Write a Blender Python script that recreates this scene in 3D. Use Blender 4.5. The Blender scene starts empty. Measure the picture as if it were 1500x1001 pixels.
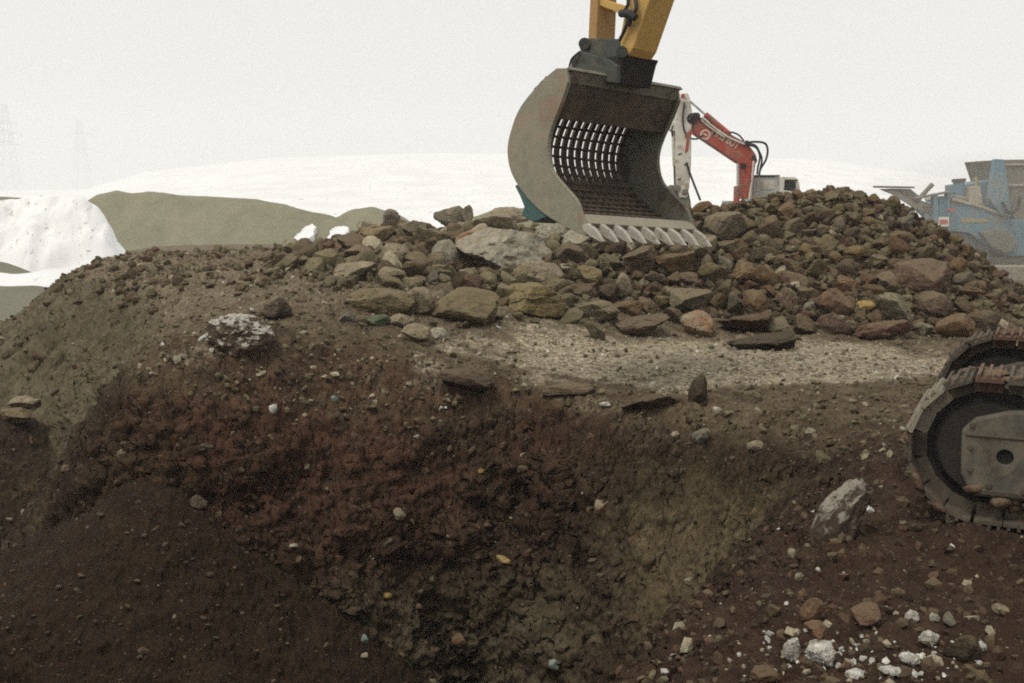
import bpy, bmesh, math, random
import numpy as np
from mathutils import Vector, Matrix
SC = bpy.context.scene
COL = SC.collection
R = math.radians
# ------------------------------------------------------------------ camera model
F = 1608.0; CX, CY = 750.0, 500.5; HOR = 285.0
PITCH = math.atan((CY - HOR) / F); EYE = np.array([0.0, 0.0, 2.5])
_fw = np.array([0, math.cos(PITCH), -math.sin(PITCH)]); _up = np.array([0, math.sin(PITCH), math.cos(PITCH)])
def ray(px, py):
    d = np.array([(px - CX) / F, 0, 0]) + _fw + _up * ((CY - py) / F)
    return d / d[1]
def at(px, py, Y):                                   # point on the pixel's ray at distance Y along the world's y axis
    return EYE + ray(px, py) * Y
def on_plane(px, py, p0, n):
    d = ray(px, py); t = np.dot(np.asarray(p0) - EYE, n) / np.dot(d, n)
    return EYE + d * t
cd = bpy.data.cameras.new('camera'); cam = bpy.data.objects.new('camera', cd); COL.objects.link(cam)
cd.sensor_width = 36; cd.lens = 36 * F / 1500; cd.clip_start = .1; cd.clip_end = 6000
cam.location = EYE; cam.rotation_euler = (math.pi / 2 - PITCH, 0, 0); SC.camera = cam
SC.render.resolution_x = 1024; SC.render.resolution_y = 683
# ------------------------------------------------------------------ numpy noise
_rng = np.random.RandomState(7)
_perm = _rng.permutation(256).astype(np.int32); _perm = np.concatenate([_perm, _perm, _perm])
_grad = _rng.normal(size=(256, 3)).astype(np.float32); _grad /= np.linalg.norm(_grad, axis=1)[:, None]
_jit = _rng.rand(256, 3).astype(np.float32)
def perlin(p):
    p = np.asarray(p, np.float32); i = np.floor(p).astype(np.int32); f = p - i; i &= 255
    u = f * f * f * (f * (f * 6 - 15) + 10); out = 0
    for dx in (0, 1):
        wx = u[:, 0] if dx else 1 - u[:, 0]
        for dy in (0, 1):
            wy = u[:, 1] if dy else 1 - u[:, 1]
            for dz in (0, 1):
                wz = u[:, 2] if dz else 1 - u[:, 2]
                h = _perm[_perm[_perm[(i[:, 0] + dx) & 255] + ((i[:, 1] + dy) & 255)] + ((i[:, 2] + dz) & 255)] & 255
                g = _grad[h]
                out = out + wx * wy * wz * (g[:, 0] * (f[:, 0] - dx) + g[:, 1] * (f[:, 1] - dy) + g[:, 2] * (f[:, 2] - dz))
    return out * 1.6
def fbm(p, scale, octv=4, gain=.5, ridge=False, seed=0):
    p = np.asarray(p, np.float32) / scale + seed * 17.31; a = 1.0; s = 0; tot = 0
    for k in range(octv):
        n = perlin(p * 2.03 ** k + k * 5.7)
        if ridge: n = 1 - 2 * np.abs(n)
        s = s + a * n; tot += a; a *= gain
    return s / tot
def worley(p, scale, seed=0):                         # distance to the nearest cell point, 0..~1
    p = np.asarray(p, np.float32) / scale + seed * 9.13; i = np.floor(p).astype(np.int32); f = p - i
    best = np.full(len(p), 9., np.float32); idv = np.zeros(len(p), np.float32)
    for dx in (-1, 0, 1):
        for dy in (-1, 0, 1):
            for dz in (-1, 0, 1):
                h = _perm[_perm[_perm[(i[:, 0] + dx) & 255] + ((i[:, 1] + dy) & 255)] + ((i[:, 2] + dz) & 255)] & 255
                q = _jit[h]
                d = (dx + q[:, 0] - f[:, 0]) ** 2 + (dy + q[:, 1] - f[:, 1]) ** 2 + (dz + q[:, 2] - f[:, 2]) ** 2
                m = d < best; best = np.where(m, d, best); idv = np.where(m, h / 255., idv)
    return np.sqrt(best), idv
def sstep(a, b, x):
    t = np.clip((x - a) / (b - a), 0, 1); return t * t * (3 - 2 * t)
# ------------------------------------------------------------------ mesh helpers
def raw_mesh(name, V, faces, smooth=True, cols=None):
    """faces: (n,k) int array, all the same size"""
    me = bpy.data.meshes.new(name); V = np.asarray(V, np.float32); Fc = np.asarray(faces, np.int32)
    n, k = Fc.shape
    me.vertices.add(len(V)); me.vertices.foreach_set('co', V.ravel())
    me.loops.add(n * k); me.loops.foreach_set('vertex_index', Fc.ravel())
    me.polygons.add(n); me.polygons.foreach_set('loop_start', np.arange(0, n * k, k, dtype=np.int32))
    me.polygons.foreach_set('use_smooth', np.full(n, smooth, dtype=bool))
    me.update(calc_edges=True)
    if cols:
        for cn, c in cols.items():
            a = me.attributes.new(cn, 'FLOAT_COLOR', 'POINT')
            c4 = np.ones((len(V), 4), np.float32); c4[:, :c.shape[1]] = c
            a.data.foreach_set('color', c4.ravel())
    return me
def link(name, me, mat=None, parent=None, loc=None):
    o = bpy.data.objects.new(name, me); COL.objects.link(o)
    if mat is not None and me is not None and not me.materials: me.materials.append(mat)
    if parent is not None: o.parent = parent
    if loc is not None: o.location = loc
    return o
def tag(o, label=None, cat=None, group=None, kind=None):
    if label: o['label'] = label
    if cat: o['category'] = cat
    if group: o['group'] = group
    if kind: o['kind'] = kind
    return o
def empty(name, loc, label, cat, group=None):
    o = bpy.data.objects.new(name, None); COL.objects.link(o); o.location = loc; o.empty_display_size = .3
    return tag(o, label, cat, group)
class MB:
    """collects hard-edged shapes given in world coordinates; build() links them as ONE mesh object"""
    def __init__(s): s.v = []; s.f = []
    def add(s, V, Fs):
        b = len(s.v); s.v += [tuple(map(float, p)) for p in V]; s.f += [tuple(i + b for i in f) for f in Fs]; return s
    def prism(s, pts, vec):                           # polygon (3D points) pushed along vec
        pts = [np.asarray(p, float) for p in pts]; vec = np.asarray(vec, float); n = len(pts)
        nn = sum((np.cross(pts[i], pts[(i + 1) % n]) for i in range(n)), np.zeros(3))
        if np.dot(nn, vec) > 0: pts = pts[::-1]
        V = pts + [p + vec for p in pts]
        Fs = [tuple(range(n)), tuple(range(2 * n - 1, n - 1, -1))]
        Fs += [(i, i + n, (i + 1) % n + n, (i + 1) % n) for i in range(n)]
        return s.add(V, [f if k < 2 else f for k, f in enumerate(Fs)])
    def box(s, c, ax, ay, az):                        # centre and three half-axis vectors
        c, ax, ay, az = (np.asarray(q, float) for q in (c, ax, ay, az))
        return s.prism([c - ax - ay - az, c + ax - ay - az, c + ax + ay - az, c - ax + ay - az], 2 * az)
    def cyl(s, a, b, r, n=16, r2=None, caps=True):
        a, b = np.asarray(a, float), np.asarray(b, float); r2 = r if r2 is None else r2
        d = (b - a) / np.linalg.norm(b - a); t = np.array([0, 0, 1.]) if abs(d[2]) < .9 else np.array([1., 0, 0])
        u = np.cross(d, t); u /= np.linalg.norm(u); w = np.cross(d, u)
        A = [2 * math.pi * k / n for k in range(n)]
        V = [a + r * (u * math.cos(q) + w * math.sin(q)) for q in A] + [b + r2 * (u * math.cos(q) + w * math.sin(q)) for q in A]
        Fs = [(i, (i + 1) % n, (i + 1) % n + n, i + n) for i in range(n)]
        if caps: Fs += [tuple(range(n - 1, -1, -1)), tuple(range(n, 2 * n))]
        return s.add(V, Fs)
    def tube(s, P, r, n=8):                           # bent pipe through points
        P = [np.asarray(p, float) for p in P]; rings = []; u = None
        for k, p in enumerate(P):
            d = P[min(k + 1, len(P) - 1)] - P[max(k - 1, 0)]; d /= np.linalg.norm(d)
            if u is None:
                t = np.array([0, 0, 1.]) if abs(d[2]) < .9 else np.array([1., 0, 0]); u = np.cross(d, t)
            u = u - d * np.dot(u, d); u /= np.linalg.norm(u); w = np.cross(d, u)
            rings.append([p + r * (u * math.cos(2 * math.pi * q / n) + w * math.sin(2 * math.pi * q / n)) for q in range(n)])
        V = [q for g in rings for q in g]; Fs = []
        for k in range(len(P) - 1):
            for q in range(n):
                Fs.append((k * n + q, k * n + (q + 1) % n, (k + 1) * n + (q + 1) % n, (k + 1) * n + q))
        Fs += [tuple(range(n - 1, -1, -1)), tuple(range((len(P) - 1) * n, len(P) * n))]
        return s.add(V, Fs)
    def build(s, name, mat, parent=None, org=(0, 0, 0), bevel=0.0, smooth=False):
        me = bpy.data.meshes.new(name); o3 = np.asarray(org, float)
        me.from_pydata([tuple(np.array(p) - o3) for p in s.v], [], s.f); me.update()
        bm = bmesh.new(); bm.from_mesh(me); bmesh.ops.recalc_face_normals(bm, faces=bm.faces[:]); bm.to_mesh(me); bm.free()
        me.materials.append(mat)
        if smooth:
            for p in me.polygons: p.use_smooth = True
            me.set_sharp_from_angle(angle=R(40))
        o = bpy.data.objects.new(name, me); COL.objects.link(o)
        if parent is not None: o.parent = parent
        else: o.location = o3
        if bevel:
            m = o.modifiers.new('bevel', 'BEVEL'); m.width = bevel; m.segments = 2; m.limit_method = 'ANGLE'; m.angle_limit = R(35)
            m.harden_normals = False
        return o
def spline(P, n=8):                                   # Catmull-Rom through points
    P = [np.asarray(p, float) for p in P]; Q = [2 * P[0] - P[1]] + P + [2 * P[-1] - P[-2]]; out = []
    for k in range(1, len(Q) - 2):
        a, b, c, d = Q[k - 1:k + 3]
        for j in range(n):
            t = j / n
            out.append(.5 * (2 * b + (c - a) * t + (2 * a - 5 * b + 4 * c - d) * t * t + (3 * b - a - 3 * c + d) * t ** 3))
    out.append(P[-1]); return out
# ------------------------------------------------------------------ materials
class NT:
    def __init__(s, name):
        s.m = bpy.data.materials.new(name); s.m.use_nodes = True; s.t = s.m.node_tree; s.t.nodes.clear()
        s.out = s.n('ShaderNodeOutputMaterial')
    def n(s, typ, inp=None, **kw):
        x = s.t.nodes.new(typ)
        for k, v in kw.items(): setattr(x, k, v)
        for k, v in (inp or {}).items(): s.set(x.inputs[k], v)
        return x
    def set(s, sock, v):
        if isinstance(v, bpy.types.NodeSocket): s.t.links.new(v, sock)
        elif isinstance(v, (tuple, list)) and len(v) == 3 and sock.type == 'RGBA': sock.default_value = (*v, 1)
        else: sock.default_value = v
    def noise(s, vec, scale, detail=6, rough=.6, dist=0.0):
        x = s.n('ShaderNodeTexNoise', {'Scale': scale, 'Detail': detail, 'Roughness': rough, 'Distortion': dist}); s.set(x.inputs['Vector'], vec)
        return x.outputs['Fac']
    def ramp(s, fac, lo, hi, a=0.0, b=1.0):
        x = s.n('ShaderNodeMapRange', {'Value': fac, 'From Min': lo, 'From Max': hi, 'To Min': a, 'To Max': b}); x.interpolation_type = 'SMOOTHSTEP'
        return x.outputs['Result']
    def mix(s, fac, a, b, mode='MIX'):
        x = s.n('ShaderNodeMix', data_type='RGBA', blend_type=mode); s.set(x.inputs[0], fac); s.set(x.inputs[6], a); s.set(x.inputs[7], b)
        return x.outputs[2]
    def math(s, op, a, b=0.0):
        x = s.n('ShaderNodeMath', operation=op); s.set(x.inputs[0], a); s.set(x.inputs[1], b); return x.outputs[0]
    def bump(s, h, strength, dist, normal=None):
        x = s.n('ShaderNodeBump', {'Height': h, 'Strength': strength, 'Distance': dist})
        if normal is not None: s.set(x.inputs['Normal'], normal)
        return x.outputs['Normal']
    def finish(s, col, rough=.9, metal=0.0, normal=None, spec=.3):
        b = s.n('ShaderNodeBsdfPrincipled', {'Roughness': rough, 'Metallic': metal, 'Specular IOR Level': spec}); s.set(b.inputs['Base Color'], col)
        if normal is not None: s.set(b.inputs['Normal'], normal)
        s.t.links.new(b.outputs[0], s.out.inputs[0]); return s.m
def metal_mat(name, base, wear=(.12, .07, .045), amt=.45, rough=.6, scale=2.0, dirt=(.10, .08, .055), dirt_amt=.35, metal=0.0):
    """worn painted steel: rust chips, dust film in patches, scratches"""
    t = NT(name); g = t.n('ShaderNodeNewGeometry'); p = g.outputs['Position']
    n1 = t.noise(p, scale, 8, .65); n2 = t.noise(p, scale * 7, 6, .7); n3 = t.noise(p, scale * 30, 3, .6)
    c = t.mix(t.ramp(n2, .3, .7), tuple(q * .82 for q in base), tuple(min(1, q * 1.12) for q in base))
    chip = t.ramp(t.math('ADD', n1, t.math('MULTIPLY', n2, .35)), .865 - amt * .26, .90 - amt * .22)
    c = t.mix(t.math('MULTIPLY', chip, .85), c, wear)
    d = t.ramp(t.noise(p, scale * .8, 7, .7, .6), .62 - dirt_amt * .4, .85 - dirt_amt * .3)
    c = t.mix(t.math('MULTIPLY', d, .8), c, dirt)
    nb = t.bump(t.math('ADD', n3, t.math('MULTIPLY', n2, 1.5)), .25, .01)
    return t.finish(c, t.ramp(n2, .2, .8, rough - .12, rough + .2), metal, nb, .35)
# ------------------------------------------------------------------ world, sun, haze
SUN_EL, SUN_AZ = 62, 225          # overcast: a weak, very soft sun from behind and left of the camera
def build_sky():
    w = bpy.data.worlds.new('World'); SC.world = w; w.use_nodes = True; t = w.node_tree; t.nodes.clear()
    out = t.nodes.new('ShaderNodeOutputWorld'); bg = t.nodes.new('ShaderNodeBackground'); t.links.new(bg.outputs[0], out.inputs[0])
    sky = t.nodes.new('ShaderNodeTexSky'); sky.sky_type = 'NISHITA'; sky.sun_disc = False
    sky.sun_elevation = R(SUN_EL); sky.sun_rotation = R(SUN_AZ); sky.dust_density = 4; sky.air_density = 1.2
    hs = t.nodes.new('ShaderNodeHueSaturation'); hs.inputs['Saturation'].default_value = .15; t.links.new(sky.outputs[0], hs.inputs['Color'])
    co = t.nodes.new('ShaderNodeTexCoord'); no = t.nodes.new('ShaderNodeTexNoise'); no.inputs['Scale'].default_value = 2.2; no.inputs['Detail'].default_value = 4
    t.links.new(co.outputs['Generated'], no.inputs['Vector'])
    mr = t.nodes.new('ShaderNodeMapRange'); t.links.new(no.outputs['Fac'], mr.inputs['Value']); mr.inputs['From Min'].default_value = .3; mr.inputs['From Max'].default_value = .7
    mr.inputs['To Min'].default_value = SKY_V * .985; mr.inputs['To Max'].default_value = SKY_V * 1.015
    cl = t.nodes.new('ShaderNodeMix'); cl.data_type = 'RGBA'; cl.blend_type = 'MULTIPLY'; cl.inputs[0].default_value = 1
    cl.inputs[6].default_value = (1, .994, .978, 1); t.links.new(mr.outputs[0], cl.inputs[7])
    mx = t.nodes.new('ShaderNodeMix'); mx.data_type = 'RGBA'; mx.inputs[0].default_value = .9     # thick cloud over the clear sky
    t.links.new(hs.outputs[0], mx.inputs[6]); t.links.new(cl.outputs[2], mx.inputs[7]); t.links.new(mx.outputs[2], bg.inputs['Color'])
    bg.inputs['Strength'].default_value = .1
    ld = bpy.data.lights.new('sun', 'SUN'); lo = bpy.data.objects.new('sun', ld); COL.objects.link(lo)
    ld.energy = SUN_E; ld.angle = R(25); ld.color = (1, .95, .86)
    el, az = R(SUN_EL), R(SUN_AZ)
    d = Vector((math.sin(az) * math.cos(el), math.cos(az) * math.cos(el), math.sin(el)))
    lo.rotation_euler = (-d).to_track_quat('-Z', 'Y').to_euler(); lo.location = d * 50
SKY_V, SUN_E = 8.85, 2.3
build_sky()
SC.view_settings.view_transform = 'Standard'; SC.view_settings.look = 'None'; SC.view_settings.exposure = 0; SC.view_settings.gamma = 1
SC.cycles.use_denoising = False; SC.cycles.sample_clamp_indirect = 2; SC.cycles.filter_width = 1.9      # the fine grain left is like the film's
SC.cycles.max_bounces = 6; SC.cycles.diffuse_bounces = 3; SC.cycles.volume_bounces = 1
# ------------------------------------------------------------------ height of the ground
# edge of the fill platform, C-shaped round the pit: x, y, steepness below the edge, rounding of the edge
RIM = [(-14, -9, 1, .5), (-14, 1.0, 1.2, .5), (-3, 1.4, 1.2, .5), (-.3, 2.2, 1.2, .5), (.45, 4.6, 1.9, .3), (.72, 5.7, 2.0, .22), (1.35, 6.9, 2.0, .2),
       (2.1, 8.2, 1.9, .2), (2.75, 9.4, 1.5, .25), (3.4, 10.5, .95, .4), (3.4, 11.6, .9, .6), (2.8, 12.6, 1.05, .6), (1.9, 13.2, 1.5, .4), (1.1, 13.7, 1.9, .25),
       (.3, 14.3, 2.3, .25), (-.7, 14.0, 2.4, .5), (-1.8, 13.5, 2.2, .9), (-2.8, 13.1, 2.0, .9), (-3.6, 12.75, 1.9, .7), (-4.2, 12.9, 1.7, .5), (-4.5, 13.7, 1.5, .4),
       (-4.8, 15.2, 1.3, .4), (-5.3, 17.0, 1.15, .5), (-6.2, 18.4, 1.05, .5), (-7.3, 19.7, 1.0, .5), (-8.2, 21.6, .8, .5), (-8.7, 25, .7, .6),
       (-9.2, 40, .6, 1), (-12, 58, .5, 1), (84, 58, .4, 1), (84, -9, .5, 1)]
TOP = [(0, 0, .9), (-6, -4, .9), (-13, 0, .8), (4, 0, .35), (2, 4.5, .05), (1.2, 6.5, .0), (3.2, 8.6, .0), (5.5, 8, 0), (9, 6, 0), (6, 11, 0), (4, 12.5, .02), (2.2, 13.5, .0),
       (.5, 15.5, .08), (3, 17, .05), (6, 17, .03), (9, 15, 0), (12, 10, 0), (14, 20, 0), (10, 19, 0), (2, 18.6, .12), (4, 18.8, .1), (8, 30, 0), (20, 30, 0), (40, 30, 0),
       (10, 50, 0), (40, 56, 0), (80, 30, 0), (80, 0, 0), (-1.9, 13.7, .66), (-3.0, 13.5, .95), (-3.6, 13.4, .85), (-1.0, 14.4, .45), (-.2, 14.8, .2), (-1.0, 16.8, .52), (-3, 16.5, .82),
       (-4.4, 15.2, .6), (-5, 19, 1.2), (-3, 19, 1.15), (-2.5, 21, 1.4), (-7, 20.5, 1.28), (-5, 24, 1.2), (-6, 40, .3), (-1.5, 19, 1.0), (-.5, 20, .95), (.7, 20, .85),
       (-.3, 17.5, .55), (3, 26, .4), (0, 28, .4), (-9, 56, 0), (1.5, 16, .05)]
def tps(pts):
    P = np.array(pts, float); n = len(P)
    def K(d2): return np.where(d2 > 1e-9, d2 * np.log(np.maximum(d2, 1e-9)), 0)
    A = np.zeros((n + 3, n + 3)); d = ((P[:, None, :2] - P[None, :, :2]) ** 2).sum(2)
    A[:n, :n] = K(d) + np.eye(n) * .6; A[:n, n] = 1; A[:n, n + 1:] = P[:, :2]; A[n, :n] = 1; A[n + 1:, :n] = P[:, :2].T
    s = np.linalg.solve(A, np.concatenate([P[:, 2], [0, 0, 0]]))
    def f(x, y):
        z = s[n] + s[n + 1] * x + s[n + 2] * y
        for i in range(n): z = z + s[i] * K((x - P[i, 0]) ** 2 + (y - P[i, 1]) ** 2)
        return z
    return f
_top = tps(TOP)
_rim = np.array(spline([r for r in RIM], 5)[:-1] + [np.array(RIM[-1], float)])
def rim_dist(x, y):
    """signed distance to the platform edge (outside positive) with the steepness and rounding there"""
    x = x.astype(np.float32); y = y.astype(np.float32)
    best = np.full(x.shape, 1e9); best = best.astype(np.float32); S = np.zeros(x.shape, np.float32); Q = S.copy(); ins = np.zeros(x.shape, bool); W = S.copy()
    n = len(_rim)
    for i in range(n):
        a, b = [float(q) for q in _rim[i]], [float(q) for q in _rim[(i + 1) % n]]; ab = (b[0] - a[0], b[1] - a[1]); l2 = max(1e-9, ab[0] ** 2 + ab[1] ** 2)
        t = np.clip(((x - a[0]) * ab[0] + (y - a[1]) * ab[1]) / l2, 0, 1)
        dd = (x - a[0] - t * ab[0]) ** 2 + (y - a[1] - t * ab[1]) ** 2
        w = 1 / (dd + .05) ** 2                          # soft blend of the edge's settings
        S += w * (a[2] + t * (b[2] - a[2])) * math.sqrt(l2); Q += w * (a[3] + t * (b[3] - a[3])) * math.sqrt(l2); W += w * math.sqrt(l2)
        best = np.minimum(best, dd)
        c = ((a[1] > y) != (b[1] > y)) & (x < (b[0] - a[0]) * (y - a[1]) / (b[1] - a[1] + 1e-12) + a[0]); ins ^= c
    d = np.sqrt(best); return np.where(ins, -d, d), S / W, Q / W
CREST = [(-3.8, 22.6, 1.3), (-2.9, 22.4, 1.7), (-2.3, 22.2, 1.75), (-1.2, 22.0, 1.7), (.5, 22.0, 1.75), (2.0, 22.2, 1.75), (3.4, 22.7, 2.12), (4.4, 23, 2.12), (5.5, 23, 2.38), (6.3, 23, 2.52), (7.0, 23, 2.52), (7.65, 22.9, 2.28), (8.6, 22.3, 1.15), (9.6, 21.6, .35), (10.6, 21.0, -.1)]
def pile_z(x, y):
    z = np.full(x.shape, -9.0)
    for a, b in zip(CREST, CREST[1:]):
        a, b = np.array(a), np.array(b); ab = b[:2] - a[:2]
        t = np.clip(((x - a[0]) * ab[0] + (y - a[1]) * ab[1]) / (ab @ ab), 0, 1)
        d = np.hypot(x - a[0] - t * ab[0], y - a[1] - t * ab[1])
        zc = a[2] + t * (b[2] - a[2]) - .74 * (np.sqrt(d * d + .2) - .44); z = np.maximum(z, zc)
    return z
CONES = [(-3.85, 11.6, -.6, .62, .3), (-5.2, 9.4, -1.55, .5, .8), (-7.8, 16.0, -.75, .45, .5), (-9.5, 13, -1.3, .35, .8), (-7.0, 11.0, -1.2, .45, .6)]
def H(x, y, full=False):
    x = np.asarray(x, float); y = np.asarray(y, float); sh = x.shape; x = x.ravel(); y = y.ravel()
    wp = np.stack([x, y, np.zeros_like(x)], 1)
    near = sstep(60, 25, np.hypot(x, y))
    d, s, q = rim_dist(x + near * (.34 * fbm(wp, 1.6, 4, seed=1) + .16 * fbm(wp, .5, 4, .6, ridge=True, seed=17)), y + near * (.30 * fbm(wp, 1.3, 4, seed=2) + .16 * fbm(wp, .45, 4, .6, ridge=True, seed=18)))
    P = np.where(np.hypot(x, y) < 90, _top(np.clip(x, -14, 84), np.clip(y, -9, 58)), 0)
    P = P + near * .05 * fbm(wp, 2.2, 4, seed=3) + .13 * near * sstep(16.5, 19, y) * fbm(wp, 1.1, 4, .6, seed=35) + .26 * np.exp(-((x + 3.2) ** 2 + (y - 13.75) ** 2) / .30)
    pz = pile_z(x, y); pile = pz - P
    P = np.where(pz > P, pz, P)
    r = np.hypot(x, y)
    base = -4.4 + 1.4 * sstep(12, 34, r) + .15 * fbm(wp, 7, 3, seed=4)
    z = P - s * (np.sqrt(d * d + q * q) + d) * .5
    talus = np.full(x.shape, -9.0)
    for cx, cy, cz, sl, rr in CONES:
        dd = np.hypot((x - cx) * np.where(x > cx, 1.5, 1), y - cy); talus = np.maximum(talus, cz - sl * (np.sqrt(dd * dd + rr * rr) - rr))
    talus = talus + .34 * fbm(wp, 2.1, 3, seed=5) + .07 * fbm(wp, .6, 4, .6, seed=16)
    k = .12                                            # soft maximum where slopes meet
    zz = np.maximum(z, np.maximum(base, talus))
    if not full: return zz.reshape(sh)
    return zz.reshape(sh), d, pile, sstep(-.06, .34, talus - np.maximum(z, base) + .22 * fbm(wp, .7, 3, seed=19)), None
def hit(px, py):                                      # first meeting of a pixel's ray with the finished ground
    ok, p, nrm, idx = ground.ray_cast(Vector(EYE), Vector(ray(px, py)))
    return np.array(p) if ok else at(px, py, 60)
# ------------------------------------------------------------------ ground sheet: rings round the camera, evenly spaced along the slope
def build_ground():
    inner = np.linspace(R(-30), R(30), NCOL)
    side = np.concatenate([np.linspace(R(-180), R(-60), 26)[:-1], np.linspace(R(-60), R(-30), 60)[:-1]])
    th = np.concatenate([side, inner, -side[::-1][:-1]]); n = len(th)
    rs = 1.3 * (75 / 1.3) ** (np.arange(1100) / 1099)
    sub = np.unique(np.concatenate([np.arange(0, n, 5), [n - 1]]))
    Xs = np.sin(th[sub])[:, None] * rs; Ys = np.cos(th[sub])[:, None] * rs
    z = H(Xs, Ys)
    dz = np.diff(z, axis=1); dr = np.diff(rs)[None, :]; rm = .5 * (rs[1:] + rs[:-1])[None, :]; hm = .5 * (z[:, 1:] + z[:, :-1]) - EYE[2]
    seen = np.abs(dr * hm - dz * rm) / np.hypot(rm, hm)          # part of each step that is not edge-on
    ds = (seen + .13 * np.hypot(dr, dz)) / rm
    S = np.concatenate([np.zeros((len(sub), 1)), np.cumsum(ds, 1)], 1); S = S / S[:, -1:]
    k = np.exp(-np.linspace(-2, 2, 7) ** 2); k /= k.sum(); Sp = np.pad(S, ((3, 3), (0, 0)), mode='edge'); S = sum(k[i] * Sp[i:i + len(sub)] for i in range(7))
    lo = np.clip(np.searchsorted(sub, np.arange(n), side='right') - 1, 0, len(sub) - 2); ft = ((np.arange(n) - sub[lo]) / (sub[lo + 1] - sub[lo]))[:, None]
    S = S[lo] * (1 - ft) + S[lo + 1] * ft                          # neighbours in step
    u = np.linspace(0, 1, NROW); rg = np.stack([np.interp(u, S[i], rs) for i in range(n)])
    X = np.sin(th)[:, None] * rg; Y = np.cos(th)[:, None] * rg
    Z, d, pile, tal, bas = H(X, Y, True)
    V = np.stack([X.ravel(), Y.ravel(), Z.ravel()], 1)
    G = V.reshape(n, NROW, 3)
    du = np.gradient(G, axis=0); dv = np.gradient(G, axis=1); N = np.cross(dv, du).reshape(-1, 3); N /= np.maximum(1e-9, np.linalg.norm(N, axis=1))[:, None]
    N[N[:, 2] < 0] *= -1
    x, y, zz = V.T; nf = sstep(70, 30, np.hypot(x, y))
    steep = sstep(.93, .6, N[:, 2]); talus = tal
    wallm = steep * sstep(-.1, .5, d) * (1 - talus)
    smooth_slope = sstep(.2, 1.3, x + .3 * zz) * sstep(14, 12.5, y) * steep         # the sheared right-hand flank
    # ---- relief: broken steps, creased crumbs and bedded clods of several sizes
    wv = V + .05 * np.stack([fbm(V, .22, 3, seed=31), fbm(V, .22, 3, seed=32), fbm(V, .22, 3, seed=33)], 1)
    def clods(sc, cover, seed):
        w_, i_ = worley(wv, sc, seed); r_ = np.clip((i_ - (1 - cover)) / cover, 0, 1) ** .7 * .52
        return sc * np.sqrt(np.maximum(0, r_ * r_ - w_ * w_))
    def billow(sc, o, seed):
        s_, a_, t_ = 0, 1.0, 0
        for k_ in range(o): s_ = s_ + a_ * np.abs(perlin(wv / (sc * .5 ** k_) + seed * 7.7 + k_)); t_ += a_; a_ *= .58
        return s_ / t_
    big = fbm(V, 1.5, 3, .5, seed=6); mid = fbm(V * [1, 1, 1.6], .55, 4, .6, seed=7)
    ledge = fbm(V * [.6, .6, 2.2], .8, 4, .6, seed=10); ledge = np.round(ledge * 3.2) / 3.2 * .3 + ledge * .7
    c5, c3, c1, c0 = clods(.62, .35, 1), clods(.30, .5, 2), clods(.14, .6, 3), clods(.075, .7, 4)
    bl, bf = billow(.55, 4, 1), billow(.13, 3, 2)
    q = wallm * (1 - .82 * smooth_slope) * (1 - .5 * sstep(-4.7, -5.8, x))
    disp = q * (.30 * big + .17 * mid + .10 * ledge + .10 * bl + .10 * bf + .05 * fbm(V, .11, 4, .75, seed=34) + c5 * .3 + c3 * .40 + c1 * .8 + c0)
    disp -= q * (.14 * np.exp(-((x + .95) / .85) ** 2 - ((zz + 3.0) / .4) ** 2) + .20 * np.exp(-((x + 3.35) / .5) ** 2 - ((zz + .95) / .22) ** 2))   # undercut hollows
    flat = (1 - q) * (1 - talus)
    flat = flat * (1 - .72 * np.exp(-(((x - 3.4) / 3.9) ** 2 + ((y - 16.2) / 2.3) ** 2) ** 2))      # driven over and packed
    patch = sstep(-.25, .3, big + .5 * mid)
    disp += flat * (.045 * mid + .05 * bf + .09 * bl + (c3 * .5 + c1 * .8) * patch + c0 * .8)
    disp += talus * (.07 * mid + .11 * bl + .05 * bf + (c3 * .45 + c1 * .6) * sstep(-.1, .4, big + .4 * mid) + c0 * .7)
    disp += smooth_slope * wallm * .08 * fbm(np.stack([x * .9 + y * .9, (x - y) * 3.4, zz * .8], 1), .5, 5, .6, seed=12)
    V = V + N * (disp * nf)[:, None]
    # ---- soil masks (where which earth lies; the pile mask also carries painted crevice shade)
    big2 = fbm(V, 2.6, 3, seed=14); m3 = fbm(V, .8, 4, .6, seed=15)
    top = (1 - wallm) * (1 - talus) * sstep(.35, -.15, d)
    dust = top * sstep(.12, .75, np.exp(-(((x - 3.4) / 3.9) ** 2 + ((y - 16.2) / 2.3) ** 2) ** 2) * 1.15 + .95 * m3 + .4 * big2 - .12 - .5 * sstep(2.0, 3.4, x) * sstep(15.4, 14.2, y))
    dust = np.maximum(dust, top * sstep(-1.0, .3, x) * .3 * sstep(14.2, 15.2, y) * sstep(-.25, .5, m3))
    dust = np.maximum(dust, top * .2 * sstep(15.2, 17.5, y) * sstep(3, 0, x))
    dust = dust * (1 - sstep(.02, .3, pile) * .45) * sstep(9.8, 11.8, y + .7 * m3)
    red = np.exp(-((x + 1.7) / 2.75) ** 4) * sstep(15.0, 14.2, y + .5 * m3) * sstep(-2.6, -.3, zz + .5 * big2) * sstep(-.6, .25, big2 + m3)
    red = np.maximum(red, .7 * sstep(.5, 1.6, x) * sstep(8.2, 6.8, y + .4 * m3) * (1 - top) * sstep(-.35, .35, big2))
    green = sstep(-3.6, -4.8, x) * sstep(13.0, 15.5, y) * sstep(.2, -.2, talus - .5)
    green = green * sstep(-1.9, -.6, zz + .5 * big2)
    green = np.maximum(green, .65 * wallm * sstep(-1.2, -2.8, zz + .9 * big2) * sstep(-.7, .4, m3 + big2))
    global GV, GN, GZ
    GV, GN = V, N; GZ = dict(dust=dust, red=red, green=green, talus=talus, wall=wallm, top=top, pile=pile, flank=smooth_slope)
    i, j = np.meshgrid(np.arange(n - 1), np.arange(NROW - 1), indexing='ij'); a = (i * NROW + j).ravel()
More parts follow.
